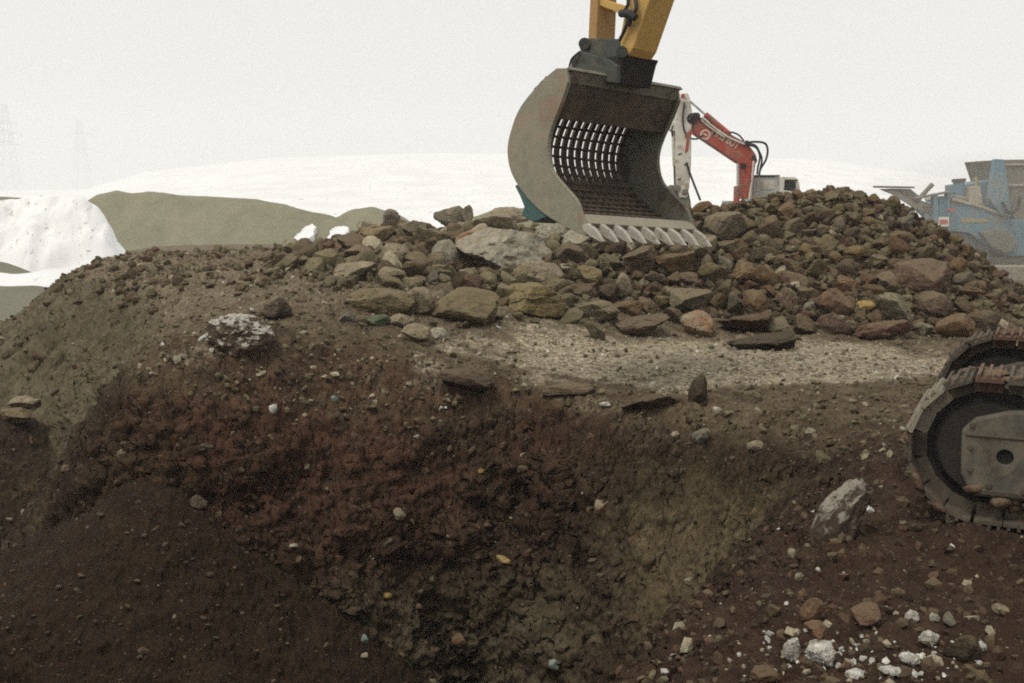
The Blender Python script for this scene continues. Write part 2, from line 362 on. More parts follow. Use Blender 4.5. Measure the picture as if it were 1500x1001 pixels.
    Fc = np.stack([a, a + 1, a + 1 + NROW, a + NROW], 1)
    C = np.stack([dust, red, green], 1).astype(np.float32); D = np.stack([talus * sstep(15.5, 13.5, y) * sstep(-10, -7, x), sstep(.05, .4, pile), top], 1)
    C[:, 1] *= 1 - smooth_slope * .8
    me = raw_mesh('ground', V, Fc, True, {'soil': C, 'soil2': D, 'flank': np.repeat((smooth_slope * wallm * sstep(.3, 1.2, d))[:, None], 3, 1)})
    o = link('ground', me, mat_ground()); tag(o, kind='structure'); return o
def mat_ground():
    t = NT('earth'); p = t.n('ShaderNodeNewGeometry').outputs['Position']
    def attr(n): 
        s = t.n('ShaderNodeSeparateColor'); t.t.links.new(t.n('ShaderNodeAttribute', attribute_name=n).outputs['Color'], s.inputs[0]); return s.outputs
    s1, s2 = attr('soil'), attr('soil2')
    nL = t.noise(p, .9, 6, .65, .4); nM = t.noise(p, 3.5, 7, .7, .2); nS = t.noise(p, 16, 6, .7); nX = t.noise(p, 60, 4, .7)
    wall = t.mix(t.ramp(nL, .35, .65), (.025, .0145, .0100), (.041, .0285, .0160))
    wall = t.mix(t.ramp(nM, .48, .75), wall, (.084, .060, .034))
    c = t.mix(t.math('MULTIPLY', s1[1], t.ramp(nM, .3, .65, .15, .95)), wall, (.082, .038, .024))
    c = t.mix(t.math('MULTIPLY', s1[2], t.ramp(nL, .2, .6, .5, 1)), c, t.mix(t.ramp(nM, .3, .7), (.088, .070, .040), (.135, .115, .075)))
    topc = t.mix(t.ramp(nM, .3, .7), (.072, .050, .031), (.16, .125, .08))
    yy = t.n('ShaderNodeSeparateXYZ'); t.t.links.new(p, yy.inputs[0])
    front = t.ramp(t.math('ADD', yy.outputs[1], t.math('MULTIPLY', nL, 2.0)), 11.2, 14.2)     # the near side is darker, redder soil
    topc = t.mix(front, t.mix(t.ramp(nM, .3, .75), (.034, .0185, .0125), (.060, .037, .025)), topc); c = t.mix(t.math('MULTIPLY', s2[2], t.math('SUBTRACT', .85, t.math('MULTIPLY', s1[1], .6))), c, topc)
    c = t.mix(t.math('MULTIPLY', t.n('ShaderNodeAttribute', attribute_name='flank').outputs['Fac'], .8), c, t.mix(t.ramp(nM, .3, .7), (.088, .067, .038), (.150, .116, .068)))
    c = t.mix(t.math('MULTIPLY', s2[1], .9), c, (.042, .029, .017))  # ground under the pile painted dark as shade between its rocks
    c = t.mix(s2[0], c, t.mix(t.ramp(nM, .35, .7), (.0225, .0130, .0080), (.032, .0195, .0098)))
    dst = t.mix(t.ramp(nS, .3, .7), (.24, .20, .135), (.46, .40, .30))
    c = t.mix(t.math('MULTIPLY', s1[0], t.ramp(t.math('ADD', t.math('MULTIPLY', nM, .6), t.math('MULTIPLY', nS, .4)), .34, .58, .15, 1)), c, dst)
    c = t.mix(1.0, c, t.mix(t.ramp(nS, .25, .75), (.66, .66, .66), (1.3, 1.28, 1.22)), 'MULTIPLY')
    c = t.mix(1.0, c, t.mix(t.ramp(nX, .25, .75), (.7, .7, .7), (1.25, 1.25, 1.25)), 'MULTIPLY')
    vo = t.n('ShaderNodeTexVoronoi', {'Scale': 7.5}); t.set(vo.inputs['Vector'], t.n('ShaderNodeVectorMath', {0: p, 1: t.n('ShaderNodeTexNoise', {'Vector': p, 'Scale': 9.0, 'Detail': 3.0}).outputs['Color']}, operation='ADD').outputs[0])
    vs = t.n('ShaderNodeSeparateColor'); t.t.links.new(vo.outputs['Color'], vs.inputs[0])       # clasts of other earth bedded in the soil
    inside = t.math('MULTIPLY', t.math('MULTIPLY', t.ramp(vs.outputs[0], .84, .87), t.ramp(vo.outputs['Distance'], .46, .30)), t.math('SUBTRACT', 1, t.math('MULTIPLY', s2[0], .85)))
    c = t.mix(t.math('MULTIPLY', inside, .75), c, t.mix(vs.outputs[1], (.030, .021, .016), (.15, .12, .075)))
    spk = t.ramp(t.noise(p, 34, 2, .5), .70, .735)      # pale mineral specks
    c = t.mix(t.math('MULTIPLY', spk, .4), c, (.30, .27, .2))
    b = t.bump(t.math('ADD', nS, t.math('MULTIPLY', nX, .6)), .9, .03)
    return t.finish(c, .97, 0, b, .12)
NCOL, NROW = 1280, 1080
ground = build_ground()
bpy.context.view_layer.update()
# ------------------------------------------------------------------ far land: snow field with a long low snow hill
def far_z(x, y):
    p = np.stack([x, y, 0 * x], 1)
    az = x / np.maximum(y, 1) * F + CX
    z = -3.05 + .4 * fbm(p, 40, 3, seed=21) * sstep(75, 160, y)
    ridge = 24.0 * np.interp(az, [-400, 0, 130, 220, 400, 560, 740, 950, 1200, 1380, 1500, 1900], [3.0, 3.2, 3.6, 7.5, 10.3, 11.3, 11.4, 10.9, 10.0, 6.0, 5.4, 5]) / 11.4
    ridge = ridge + .9 * fbm(p, 90, 3, seed=23)
    z = z + ridge * sstep(190, 520, y) * (1 - .5 * sstep(560, 1000, y))
    return z
def build_far():
    th = np.concatenate([np.linspace(R(-180), R(-40), 30)[:-1], np.linspace(R(-40), R(40), 420), np.linspace(R(40), R(180), 30)[1:]])
    r = 58 * (1350 / 58) ** np.linspace(0, 1, 300); X = (np.sin(th)[:, None] * r); Y = (np.cos(th)[:, None] * r)
    Z = far_z(X.ravel(), Y.ravel()); rr = np.hypot(X, Y).ravel(); Z = np.where(rr < 72, np.minimum(Z, -3.35 + 0 * Z), Z)
    V = np.stack([X.ravel(), Y.ravel(), Z], 1); n, m = X.shape
    i, j = np.meshgrid(np.arange(n - 1), np.arange(m - 1), indexing='ij'); a = (i * m + j).ravel()
    me = raw_mesh('snow_field', V, np.stack([a, a + 1, a + 1 + m, a + m], 1))
    tag(link('snow_field', me, mat_snow()), kind='structure')
def mat_snow(speck=.585, size=.9):
    t = NT('snow'); p = t.n('ShaderNodeNewGeometry').outputs['Position']
    st = t.n('ShaderNodeMapping'); t.set(st.inputs['Vector'], p); st.inputs['Scale'].default_value = (1, .12, 1)
    n = t.noise(st.outputs[0], size, 5, .75); g = t.noise(p, .08, 4, .6)
    k = t.math('MULTIPLY', t.ramp(n, speck, speck + .05), t.ramp(g, .42, .62))
    c = t.mix(t.ramp(g, .3, .7), (.63, .63, .625), (.73, .73, .72)); c = t.mix(t.math('MULTIPLY', k, .75), c, (.22, .20, .16))
    return t.finish(c, .8, 0, t.bump(n, .3, .1), .2)
build_far()
# ------------------------------------------------------------------ rocks
_ico = {}
def ico(sub):
    if sub not in _ico:
        bm = bmesh.new(); bmesh.ops.create_icosphere(bm, subdivisions=sub, radius=1)
        _ico[sub] = (np.array([v.co[:] for v in bm.verts]), np.array([[v.index for v in f.verts] for f in bm.faces])); bm.free()
    return _ico[sub]
def rock_shape(seed, sub=5, cuts=11, rough=.06, round_=0.0):
    """a lump broken along flat faces: unit-size vertices"""
    r = np.random.RandomState(seed); D, Fc = ico(sub)
    n = r.normal(size=(cuts, 3)); n /= np.linalg.norm(n, axis=1)[:, None]; h = r.uniform(.50, .92, cuts)
    q = D @ n.T; t = np.where(q > .05, h[None, :] / np.maximum(q, .05), 9).min(1); t = np.minimum(t, 1.15)
    t = t * (1 - round_) + round_ * .9
    V = D * t[:, None]
    if sub >= 3:
        a = fbm(V + seed, .55, 4, .55, seed=seed % 11); b = fbm(V + seed, .5, 4, .6, ridge=True, seed=seed % 7)
        w, wi = worley(V + seed * .7, .42, seed % 5); w2, _ = worley(V - seed, .16, 3)
        V = V + D * (rough * a + rough * .8 * b - .10 * (wi - .5) * (1 - round_) - .06 * np.maximum(0, .45 - w2) * (1 if rough < .1 else -4))[:, None]
    else: V = V * (1 + r.uniform(-.12, .12, len(V)))[:, None]
    ext = V.max(0) - V.min(0); return (V - (V.max(0) + V.min(0)) / 2) / (ext / 2), Fc
def rotm(r, tilt=math.pi):
    return np.array(Matrix.Rotation(r.uniform(0, 2 * math.pi), 3, 'Z') @ Matrix.Rotation(r.uniform(-tilt, tilt), 3, 'X') @ Matrix.Rotation(r.uniform(-tilt, tilt), 3, 'Y'))
def rock_mat(name, a, b, dust=(.195, .152, .092), dust_amt=.55, scale=1.0, vary=True, attr=None):
    t = NT(name); tc = t.n('ShaderNodeTexCoord').outputs['Object']; oi = t.n('ShaderNodeObjectInfo'); g = t.n('ShaderNodeNewGeometry')
    p = t.n('ShaderNodeVectorMath', operation='ADD'); t.set(p.inputs[0], tc if attr is None else g.outputs['Position']); t.set(p.inputs[1], oi.outputs['Location']); p = p.outputs[0]
    n1 = t.noise(p, 3 * scale, 7, .65, .5); n2 = t.noise(p, 12 * scale, 7, .7); n3 = t.noise(p, 45 * scale, 4, .7)
    if attr: c = t.n('ShaderNodeAttribute', attribute_name=attr).outputs['Color']
    else:
        c = t.mix(t.ramp(n1, .3, .68), a, b)
        if vary:
            h = t.n('ShaderNodeHueSaturation', {'Hue': t.ramp(oi.outputs['Random'], 0, 1, .492, .508), 'Saturation': t.ramp(t.math('FRACT', t.math('MULTIPLY', oi.outputs['Random'], 7.3)), 0, 1, .75, 1.1), 'Value': t.ramp(t.math('FRACT', t.math('MULTIPLY', oi.outputs['Random'], 31.7)), 0, 1, .6, 1.4)}); t.set(h.inputs['Color'], c); c = h.outputs[0]
    c = t.mix(1, c, t.mix(t.ramp(n2, .25, .75), (.6, .6, .6), (1.35, 1.35, 1.3)), 'MULTIPLY')
    z = t.n('ShaderNodeSeparateXYZ'); t.t.links.new(g.outputs['Normal'], z.inputs[0])      # settled dust lies on faces that look up
    k = t.math('MULTIPLY', t.ramp(t.math('ADD', z.outputs[2], t.math('MULTIPLY', n1, .6)), .55, 1.25), dust_amt)
    c = t.mix(k, c, t.mix(n2, tuple(q * .75 for q in dust), tuple(q * 1.2 for q in dust)))
    return t.finish(c, .93, 0, t.bump(t.math('ADD', t.math('ADD', n2, t.math('MULTIPLY', n3, .5)), t.math('MULTIPLY', n1, .7)), .8, .05), .15)
RM = {'brown': rock_mat('rock_brown', (.092, .059, .031), (.160, .108, .058)),
      'olive': rock_mat('rock_olive', (.110, .087, .045), (.168, .135, .074), dust_amt=.65),
      'red': rock_mat('rock_red', (.066, .036, .023), (.105, .062, .038), dust_amt=.4),
      'grey': rock_mat('rock_grey', (.125, .112, .078), (.225, .205, .150), dust_amt=.45),
      'pale': rock_mat('rock_pale', (.24, .22, .17), (.42, .39, .31), dust_amt=.5, vary=False),
      'dusty': rock_mat('rock_dusty', (.120, .095, .052), (.165, .135, .078), dust_amt=.5, vary=False),
      'tan': rock_mat('rock_tan', (.20, .165, .11), (.28, .235, .165), dust_amt=.3, vary=False),
      'ochre': rock_mat('rock_ochre', (.27, .19, .065), (.34, .25, .10), dust_amt=.1, vary=False),
      'orange': rock_mat('rock_orange', (.165, .080, .042), (.11, .075, .046), dust_amt=.3, vary=False),
      'dark': rock_mat('rock_dark', (.030, .022, .016), (.055, .040, .028), dust_amt=.3),
      'white': rock_mat('rock_white', (.20, .165, .12), (.72, .70, .64), dust_amt=.0, vary=False, scale=3),
      'rust': rock_mat('rock_rust', (.24, .11, .055), (.30, .27, .20), dust_amt=.3, vary=False),
      'teal': rock_mat('rock_teal', (.14, .19, .17), (.30, .36, .32), dust_amt=.1, vary=False),
      'green': rock_mat('rock_green', (.07, .09, .06), (.10, .12, .075), dust_amt=.2, vary=False),
      'clay': rock_mat('clay', (.085, .050, .034), (.17, .12, .08), dust_amt=.5, vary=False),
      'crust': None, 'flaky': None}
def crust_mat(name, lo, a, b, wa, wb):
    t = NT(name); g = t.n('ShaderNodeNewGeometry'); p = g.outputs['Position']
    n1 = t.noise(p, 4, 6, .7, .6); n2 = t.noise(p, 18, 6, .75); z = t.n('ShaderNodeSeparateXYZ'); t.t.links.new(g.outputs['Normal'], z.inputs[0])
    n3 = t.noise(p, 9, 6, .75, .8); k = t.ramp(t.math('ADD', t.math('ADD', t.math('MULTIPLY', z.outputs[2], .30), t.math('MULTIPLY', n1, .6)), t.math('MULTIPLY', n3, .9)), lo, lo + .16)
    c = t.mix(k, t.mix(n2, a, b), t.mix(n2, wa, wb))
    return t.finish(c, .95, 0, t.bump(t.math('ADD', n2, n1), 1.0, .06), .15)
RM['crust'] = crust_mat('white_crust', .90, (.095, .066, .045), (.155, .112, .078), (.36, .335, .28), (.64, .61, .54)); RM['flaky'] = crust_mat('flaky_crust', .85, (.055, .038, .028), (.13, .095, .068), (.24, .21, .165), (.44, .40, .33))
taken = []
def put_rock(px, py, w, h, mat, label, name='rock', cat='rock', group=None, seed=1, depth=1.0, tilt=0.0, cuts=11, round_=0.0, rough=.06, sink=.18, sub=5, Y=None, yaw=None):
    """a rock whose outline in the photo is about w by h pixels round px, py, resting on the ground there"""
    p = hit(px, py + h * .40) if Y is None else at(px, py + h * .4, Y)
    m = p[1] / F; W, Hh = w * m / 2, h * m / 2; Dp = min(W, Hh * 1.8) * depth
    V, Fc = rock_shape(seed, sub, cuts, rough, round_)
    V = V * [W, Dp, Hh]; a = R(tilt)
    V = V @ np.array([[math.cos(a), 0, -math.sin(a)], [0, 1, 0], [math.sin(a), 0, math.cos(a)]])
    r = random.Random(seed); q = R(r.uniform(-18, 18)) if yaw is None else R(yaw)
    V = V @ np.array([[math.cos(q), math.sin(q), 0], [-math.sin(q), math.cos(q), 0], [0, 0, 1]])
    c = np.array([p[0], p[1] + Dp * .25, p[2] + Hh * (1 - .2) * 1.0]); c[2] -= Hh * sink * .5
    o = link(name, raw_mesh(name, V, Fc, True), RM[mat], loc=c); o.data.set_sharp_from_angle(angle=R(38))
    taken.append((px, py, max(w, 1), max(h, 1))); return tag(o, label, cat, group)
def notable():
    P = put_rock
    # --- foot of the tall pile on the right
    P(1268, 448, 27, 17, 'ochre', 'small ochre yellow stone between dark rocks at the pile foot', seed=3)
    P(1315, 452, 72, 42, 'grey', 'long grey angular rock with pale streaks beside the ochre stone', seed=12, tilt=28, cuts=9)
    P(1356, 404, 92, 54, 'red', 'largest dark red brown boulder on the right flank of the pile', seed=25, round_=.2)
    P(1368, 447, 56, 46, 'brown', 'rounded brown boulder below the largest dark red boulder', seed=31, round_=.55)
    P(1223, 443, 62, 44, 'red', 'blocky dark red rock left of the ochre stone', seed=41, cuts=8)
    P(1300, 483, 92, 30, 'red', 'long low reddish slab at the pile foot below the grey angular rock', seed=55, tilt=-8, cuts=9)
    P(1118, 501, 102, 27, 'dark', 'flat dark slab with a white dusty top lying on the pale ground', seed=66, tilt=-4, cuts=14, depth=1.6)
    P(1022, 474, 48, 42, 'rust', 'blocky rock with an orange and white face at the pile foot', seed=70, cuts=8)
    P(940, 478, 88, 30, 'red', 'long red brown slab at the left of the pile foot', seed=82, tilt=-10, cuts=9)
    P(1092, 474, 84, 34, 'red', 'wide layered reddish rock behind the flat white-topped slab', seed=91, cuts=9, tilt=-4)
    P(1010, 440, 74, 38, 'olive', 'broad olive boulder above the orange-faced block', seed=103, cuts=12)
    P(913, 418, 21, 42, 'tan', 'slim upright pale brown stone standing on end', seed=111, tilt=-14, cuts=8)
    P(862, 404, 46, 34, 'olive', 'yellowish olive block under the left bucket teeth', seed=121, cuts=8)
    P(1127, 336, 34, 46, 'brown', 'egg shaped upright brown boulder high on the pile face', seed=133, round_=.45)
    P(1062, 331, 62, 46, 'olive', 'broad dusty boulder at the upper left of the pile', seed=141, round_=.25)
    P(1240, 418, 40, 34, 'orange', 'rock with an orange tinted top beside a red boulder', seed=152)
    P(1090, 398, 50, 34, 'brown', 'wedge shaped brown rock in the middle of the pile face', seed=164, cuts=8)
    P(878, 455, 62, 34, 'olive', 'olive rock with a round pit at the left of the pile foot', seed=166, cuts=10)
    P(1030, 362, 44, 40, 'tan', 'tan block just right of the last bucket tooth', seed=172, cuts=8)
    P(988, 385, 60, 40, 'brown', 'large brown boulder below the right bucket teeth', seed=175, cuts=10)
    P(940, 380, 56, 44, 'brown', 'tall brown boulder below the middle bucket teeth', seed=178, cuts=10)
    # --- boulders left of the bucket
    P(656, 320, 52, 40, 'olive', 'square olive boulder perched on the crest against the snow', seed=201, cuts=8)
    P(684, 313, 19, 28, 'olive', 'small upright stone behind the perched square boulder', seed=207, cuts=7)
    P(635, 351, 64, 34, 'olive', 'long tilted olive block under the perched boulder', seed=214, tilt=24, cuts=8)
    P(652, 371, 42, 44, 'grey', 'rounded grey boulder between the tilted block and the pale boulder', seed=222, round_=.5)
    P(738, 366, 150, 72, 'pale', 'biggest pale grey boulder with rough pitted face', seed=231, cuts=13, rough=.09)
    P(688, 352, 44, 34, 'rust', 'orange stained rock on the left end of the biggest pale boulder', seed=233)
    P(722, 326, 84, 38, 'tan', 'wide brownish boulder behind the biggest pale boulder', seed=240, cuts=9)
    P(808, 342, 48, 38, 'pale', 'cracked whitish block beneath the bucket side plate', seed=251, cuts=9, rough=.09)
    P(842, 352, 42, 36, 'pale', 'pale angular lump at the first bucket tooth', seed=259, cuts=8)
    P(788, 398, 84, 38, 'tan', 'pinkish tan slab leaning beside the pale boulder', seed=266, tilt=14, cuts=8)
    P(835, 372, 60, 36, 'brown', 'brown slab behind the leaning pinkish slab', seed=268, tilt=10, cuts=8)
    P(572, 318, 30, 26, 'olive', 'topmost small boulder of the left rubble mound', seed=274, cuts=8)
    P(606, 336, 46, 26, 'olive', 'flat olive rock right of the topmost small boulder', seed=277, cuts=8)
    P(553, 346, 64, 36, 'olive', 'broad lumpy boulder on the left rubble mound', seed=281)
    P(526, 374, 54, 34, 'brown', 'brown boulder at the left end of the rubble mound', seed=288, cuts=10)
    P(576, 372, 50, 34, 'tan', 'tan cracked boulder in the middle of the rubble mound', seed=293, cuts=9)
    P(517, 396, 70, 26, 'tan', 'low tan slab at the foot of the left rubble mound', seed=299, tilt=-6)
    P(570, 402, 52, 26, 'tan', 'rock with a dark hollow at the foot of the left mound', seed=303)
    P(612, 374, 44, 30, 'brown', 'brown wedge between rubble mound and grey boulder', seed=305, cuts=8)
    P(745, 315, 60, 26, 'tan', 'round topped grey brown boulder behind the boulder row', seed=307, round_=.3)
    # --- dusty boulders on the shelf
    P(557, 438, 100, 50, 'dusty', 'wide dusty olive boulder with a shadowed right face on the shelf', seed=311, cuts=9, round_=.2, depth=.8, sink=.7)
    P(612, 440, 44, 46, 'tan', 'yellowish wedge rock squeezed between two dusty boulders', seed=318, cuts=7)
    P(678, 445, 112, 66, 'dusty', 'largest square dusty boulder in the middle of the shelf', seed=327, cuts=9, round_=.25, depth=.8, sink=.6)
    P(785, 437, 104, 48, 'olive', 'broad olive boulder right of the square dusty boulder', seed=334, cuts=10)
    P(610, 487, 44, 30, 'tan', 'small tan boulder on the edge below the square dusty boulder', seed=343, round_=.3)
    P(643, 489, 28, 20, 'pale', 'pale stone beside the small tan boulder on the edge', seed=347)
    P(553, 469, 38, 18, 'green', 'dark green flat stone below the wide dusty boulder', seed=352, cuts=8)
    P(588, 470, 40, 24, 'tan', 'yellowish stone right of the green stone', seed=354)
    # --- slabs breaking out of the pit edge
    P(955, 587, 94, 28, 'dark', 'flat dark slab jutting from the pit edge under pale dust', seed=361, cuts=10, depth=1.2)
    P(1023, 571, 30, 52, 'dark', 'dark slab standing tilted on the pit edge', seed=368, tilt=30, cuts=8, depth=.7)
    P(832, 570, 84, 22, 'brown', 'thin brown slab jutting from the pit edge left of the dark slab', seed=375, cuts=9, tilt=-4)
    P(680, 555, 90, 38, 'red', 'rounded red earth block overhanging the pit wall', seed=379, cuts=8, round_=.3)
    # --- right foreground
    P(1236, 735, 74, 132, 'flaky', 'tall leaning rock with a pale flaky crust beside the crawler track', seed=383, tilt=32, cuts=10, rough=.09, sink=.7, depth=.7)
    P(1188, 893, 34, 46, 'red', 'upright dark brown lump on the near right bank', seed=395, tilt=18, round_=.3)
    P(1270, 902, 48, 40, 'red', 'round reddish lump half buried in the near right bank', seed=401, round_=.4)
    P(1196, 922, 38, 26, 'orange', 'orange brown stone under the upright dark lump', seed=404)
    P(1390, 908, 22, 24, 'grey', 'grey pointed stone on the near right bank', seed=409, cuts=8)
    P(1412, 948, 54, 44, 'dark', 'blackish lump on the near right bank behind a white lump', seed=412)
    P(1466, 891, 22, 15, 'tan', 'tan brick shaped stone at the right edge', seed=414, cuts=6)
    P(1120, 990, 46, 26, 'red', 'reddish stone at the bottom edge on the slope', seed=418)
    for i, (x, y, w, h, l) in enumerate([(1160, 950, 26, 42, 'left spiky white lump at the bottom right'), (1204, 957, 44, 44, 'biggest white lumpy clod at the bottom right'),
            (1336, 902, 26, 20, 'white lump with a brown tail on the near right bank'), (1362, 935, 34, 27, 'pitted whitish lump beside the blackish lump'), (1334, 965, 32, 20, 'oval white lump below the pitted one'),
            (1300, 982, 20, 16, 'small white chip low on the near right bank'), (1252, 988, 30, 14, 'flat pale chip at the bottom edge'), (1370, 905, 16, 14, 'tiny white chip right of the lump with a brown tail'), (1310, 984, 22, 15, 'whitish chip next to the small white chip')]):
        P(x, y, w, h, 'white', l, name='slag_lump', cat='lump', seed=430 + i, rough=.16, cuts=16, round_=.3, group='white lumps on the near bank')
    # --- left mound
    P(350, 470, 100, 72, 'crust', 'earth clod with a white crust on the mound edge at the left', name='earth_clod', cat='clod', seed=452, rough=.22, cuts=20, round_=.4, tilt=16, sink=1.5)
    for i, (x, y, w, h) in enumerate(((303, 492, 14, 9), (316, 500, 11, 8), (330, 487, 10, 7), (309, 513, 8, 6), (336, 500, 9, 7))):
        P(x, y, w, h, 'white', 'small white crumb below the white crusted clod on the left mound', name='white_crumb', cat='crumb', seed=445 + i, sub=3, group='white crumbs on the mound')
    P(404, 452, 48, 36, 'dark', 'dark brown clod right of the white crusted clod', name='earth_clod', cat='clod', seed=459, rough=.12)
    P(40, 590, 52, 28, 'tan', 'pale buff rock at the far left foot of the bank', seed=463, tilt=-14)
    P(22, 608, 44, 26, 'olive', 'olive rock below the pale buff rock at the far left', seed=466)
    # --- odd pieces bedded in the pit wall
    for i, (x, y, w, h, m, tl, l) in enumerate([(740, 820, 36, 13, 'ochre', 18, 'yellowish stick-shaped fragment in the middle of the pit wall'), (400, 598, 15, 20, 'white', 0, 'pale chip high in the red wall at the left'),
            (490, 583, 15, 10, 'teal', 20, 'pale blue green chip in the red wall'), (535, 936, 13, 22, 'teal', -20, 'light shard low in the pit wall'), (672, 938, 30, 28, 'orange', 0, 'orange stone low in the pit wall'),
            (812, 972, 22, 18, 'teal', 0, 'light triangular chip at the bottom of the wall'), (880, 742, 26, 30, 'rust', 15, 'rusty orange fragment at the right of the wall'), (567, 872, 20, 13, 'ochre', 0, 'yellow chip in the lower left of the wall'),
            (1026, 636, 30, 34, 'grey', 20, 'grey stone sticking out below the tilted dark slab'), (1108, 652, 34, 22, 'tan', 0, 'tan stone in the upper right flank'), (1050, 600, 18, 14, 'white', 0, 'white chip beside the tilted dark slab'), (886, 592, 22, 10, 'white', 5, 'white dusty chip on the pit edge beside the flat dark slab'),
            (585, 752, 26, 24, 'tan', 10, 'knobbly pale stone in the left half of the wall'), (430, 800, 16, 10, 'pale', 0, 'pale flake at the lower left of the wall'), (1010, 850, 20, 16, 'tan', 0, 'dull tan stone low on the right flank'), (705, 690, 12, 12, 'ochre', 0, 'small yellow stone in the middle of the wall'), (290, 735, 34, 30, 'dark', 0, 'brown stone over a dark hollow at the left of the wall'), (610, 640, 11, 9, 'white', 0, 'tiny white chip under the red block')]):
        P(x, y, w * .82, h * .8, m, l, name='stone_fragment', cat='stone', seed=480 + i, tilt=tl, cuts=6, sub=4, sink=.35, group='odd stones in the pit wall')
notable()
def pile_rocks():
    """about 230 rocks copied from a dozen shapes over the visible face of the piles, biggest at the foot"""
    r = random.Random(5); kinds = []
    for i in range(14):
        V, Fc = rock_shape(600 + i * 7, 4, [7, 8, 10, 12][i % 4], .08, [0, 0, .12][i % 3]); a = np.random.RandomState(i).uniform([.85, .7, .55], [1.15, 1, .85])
        for mt in ('brown', 'olive', 'red', 'grey'):
            me = raw_mesh('rock', V * a, Fc, True); me.set_sharp_from_angle(angle=R(38)); me.materials.append(RM[mt]); kinds.append((mt, me))
    by = {m: [k[1] for k in kinds if k[0] == m] for m in ('brown', 'olive', 'red', 'grey')}
    zones = [  # px range, py range, size range px, count, colour odds, label, group
        ((1000, 1330), (282, 335), (17, 30), 76, (.5, .38, .07, .05), 'small angular brown rock near the top of the tall rock pile', 'rocks near the top of the tall pile'),
        ((880, 1420), (335, 415), (23, 42), 84, (.55, .25, .15, .05), 'angular brown rock on the middle slope of the tall rock pile', 'rocks on the middle slope of the tall pile'),
        ((845, 1440), (415, 490), (32, 56), 38, (.45, .2, .3, .05), 'large dark rock among those at the foot of the tall rock pile', 'rocks at the foot of the tall pile'),
        ((480, 860), (322, 415), (16, 34), 34, (.35, .45, .05, .15), 'dusty olive rock in the boulder row left of the bucket', 'rocks of the boulder row'),
        ((500, 860), (415, 480), (12, 24), 12, (.3, .4, .05, .25), 'small dusty stone on the shelf among the dusty boulders', 'small stones on the shelf')]
    for (xa, xb), (ya, yb), (sa, sb), cnt, odds, lab, grp in zones:
        done = tries = 0
        while done < cnt and tries < 4000:
            tries += 1; x, y = r.uniform(xa, xb), r.uniform(ya, yb)
            f = min(1, max(0, (y - ya) / (yb - ya))); s = (sa + (sb - sa) * f * .6) * r.uniform(.75, 1.35)
            if any(abs(x - a) < (w * .36 + s * .36) and abs(y - b) < (h * .36 + s * .30) for a, b, w, h in taken): continue
            p = hit(x, y + s * .2)
            if p[1] > 27 or p[1] < 15: continue
            mt = r.choices(['brown', 'olive', 'red', 'grey'], odds)[0]; me = r.choice(by[mt])
            o = bpy.data.objects.new('rock', me); COL.objects.link(o)
            k = s * p[1] / F / 2 * 1.12; o.scale = (k * r.uniform(.9, 1.25), k * r.uniform(.8, 1.1), k * r.uniform(.8, 1.1)); o.rotation_euler = (r.uniform(-.6, .6), r.uniform(-.6, .6), r.uniform(0, 6.28))
            o.location = (p[0], p[1], p[2] + k * .38); tag(o, lab, 'rock', grp); taken.append((x, y, s, s * .8)); done += 1
pile_rocks()
def scatter(name, n, weight, size, colours, sub, mat, seed, kind_label=None, squash=.7, sink=.25):
    """loose stones too many to count: one mesh"""
    r = np.random.RandomState(seed); w = weight / weight.sum(); idx = r.choice(len(GV), n, p=w)
    shp = [rock_shape(900 + seed * 10 + k, sub, 7) for k in range(6)]; Vs, Fs, Cs = [], [], []; b = 0
    cols = np.array([c for c, _ in colours]); odds = np.array([o for _, o in colours], float); odds /= odds.sum()
    ci = r.choice(len(cols), n, p=odds); s = size(r, n, idx)
    jit = r.normal(size=(n, 3)) * .02
    for k in range(n):
        V, Fc = shp[k % 6]; M = rotm(r, 1.2)
        q = (V * [s[k], s[k] * r.uniform(.6, 1), s[k] * squash * r.uniform(.7, 1.1)]) @ M.T + GV[idx[k]] + GN[idx[k]] * s[k] * sink + jit[k] * [1, 1, 0]
        Vs.append(q); Fs.append(Fc + b); b += len(V); Cs.append(np.repeat((cols[ci[k]] * r.uniform(.7, 1.35))[None], len(V), 0))
    me = raw_mesh(name, np.concatenate(Vs), np.concatenate(Fs), sub >= 3, {'tint': np.concatenate(Cs)})
    if sub >= 3: me.set_sharp_from_angle(angle=R(30))
    return tag(link(name, me, mat), kind_label, None, None, 'stuff')
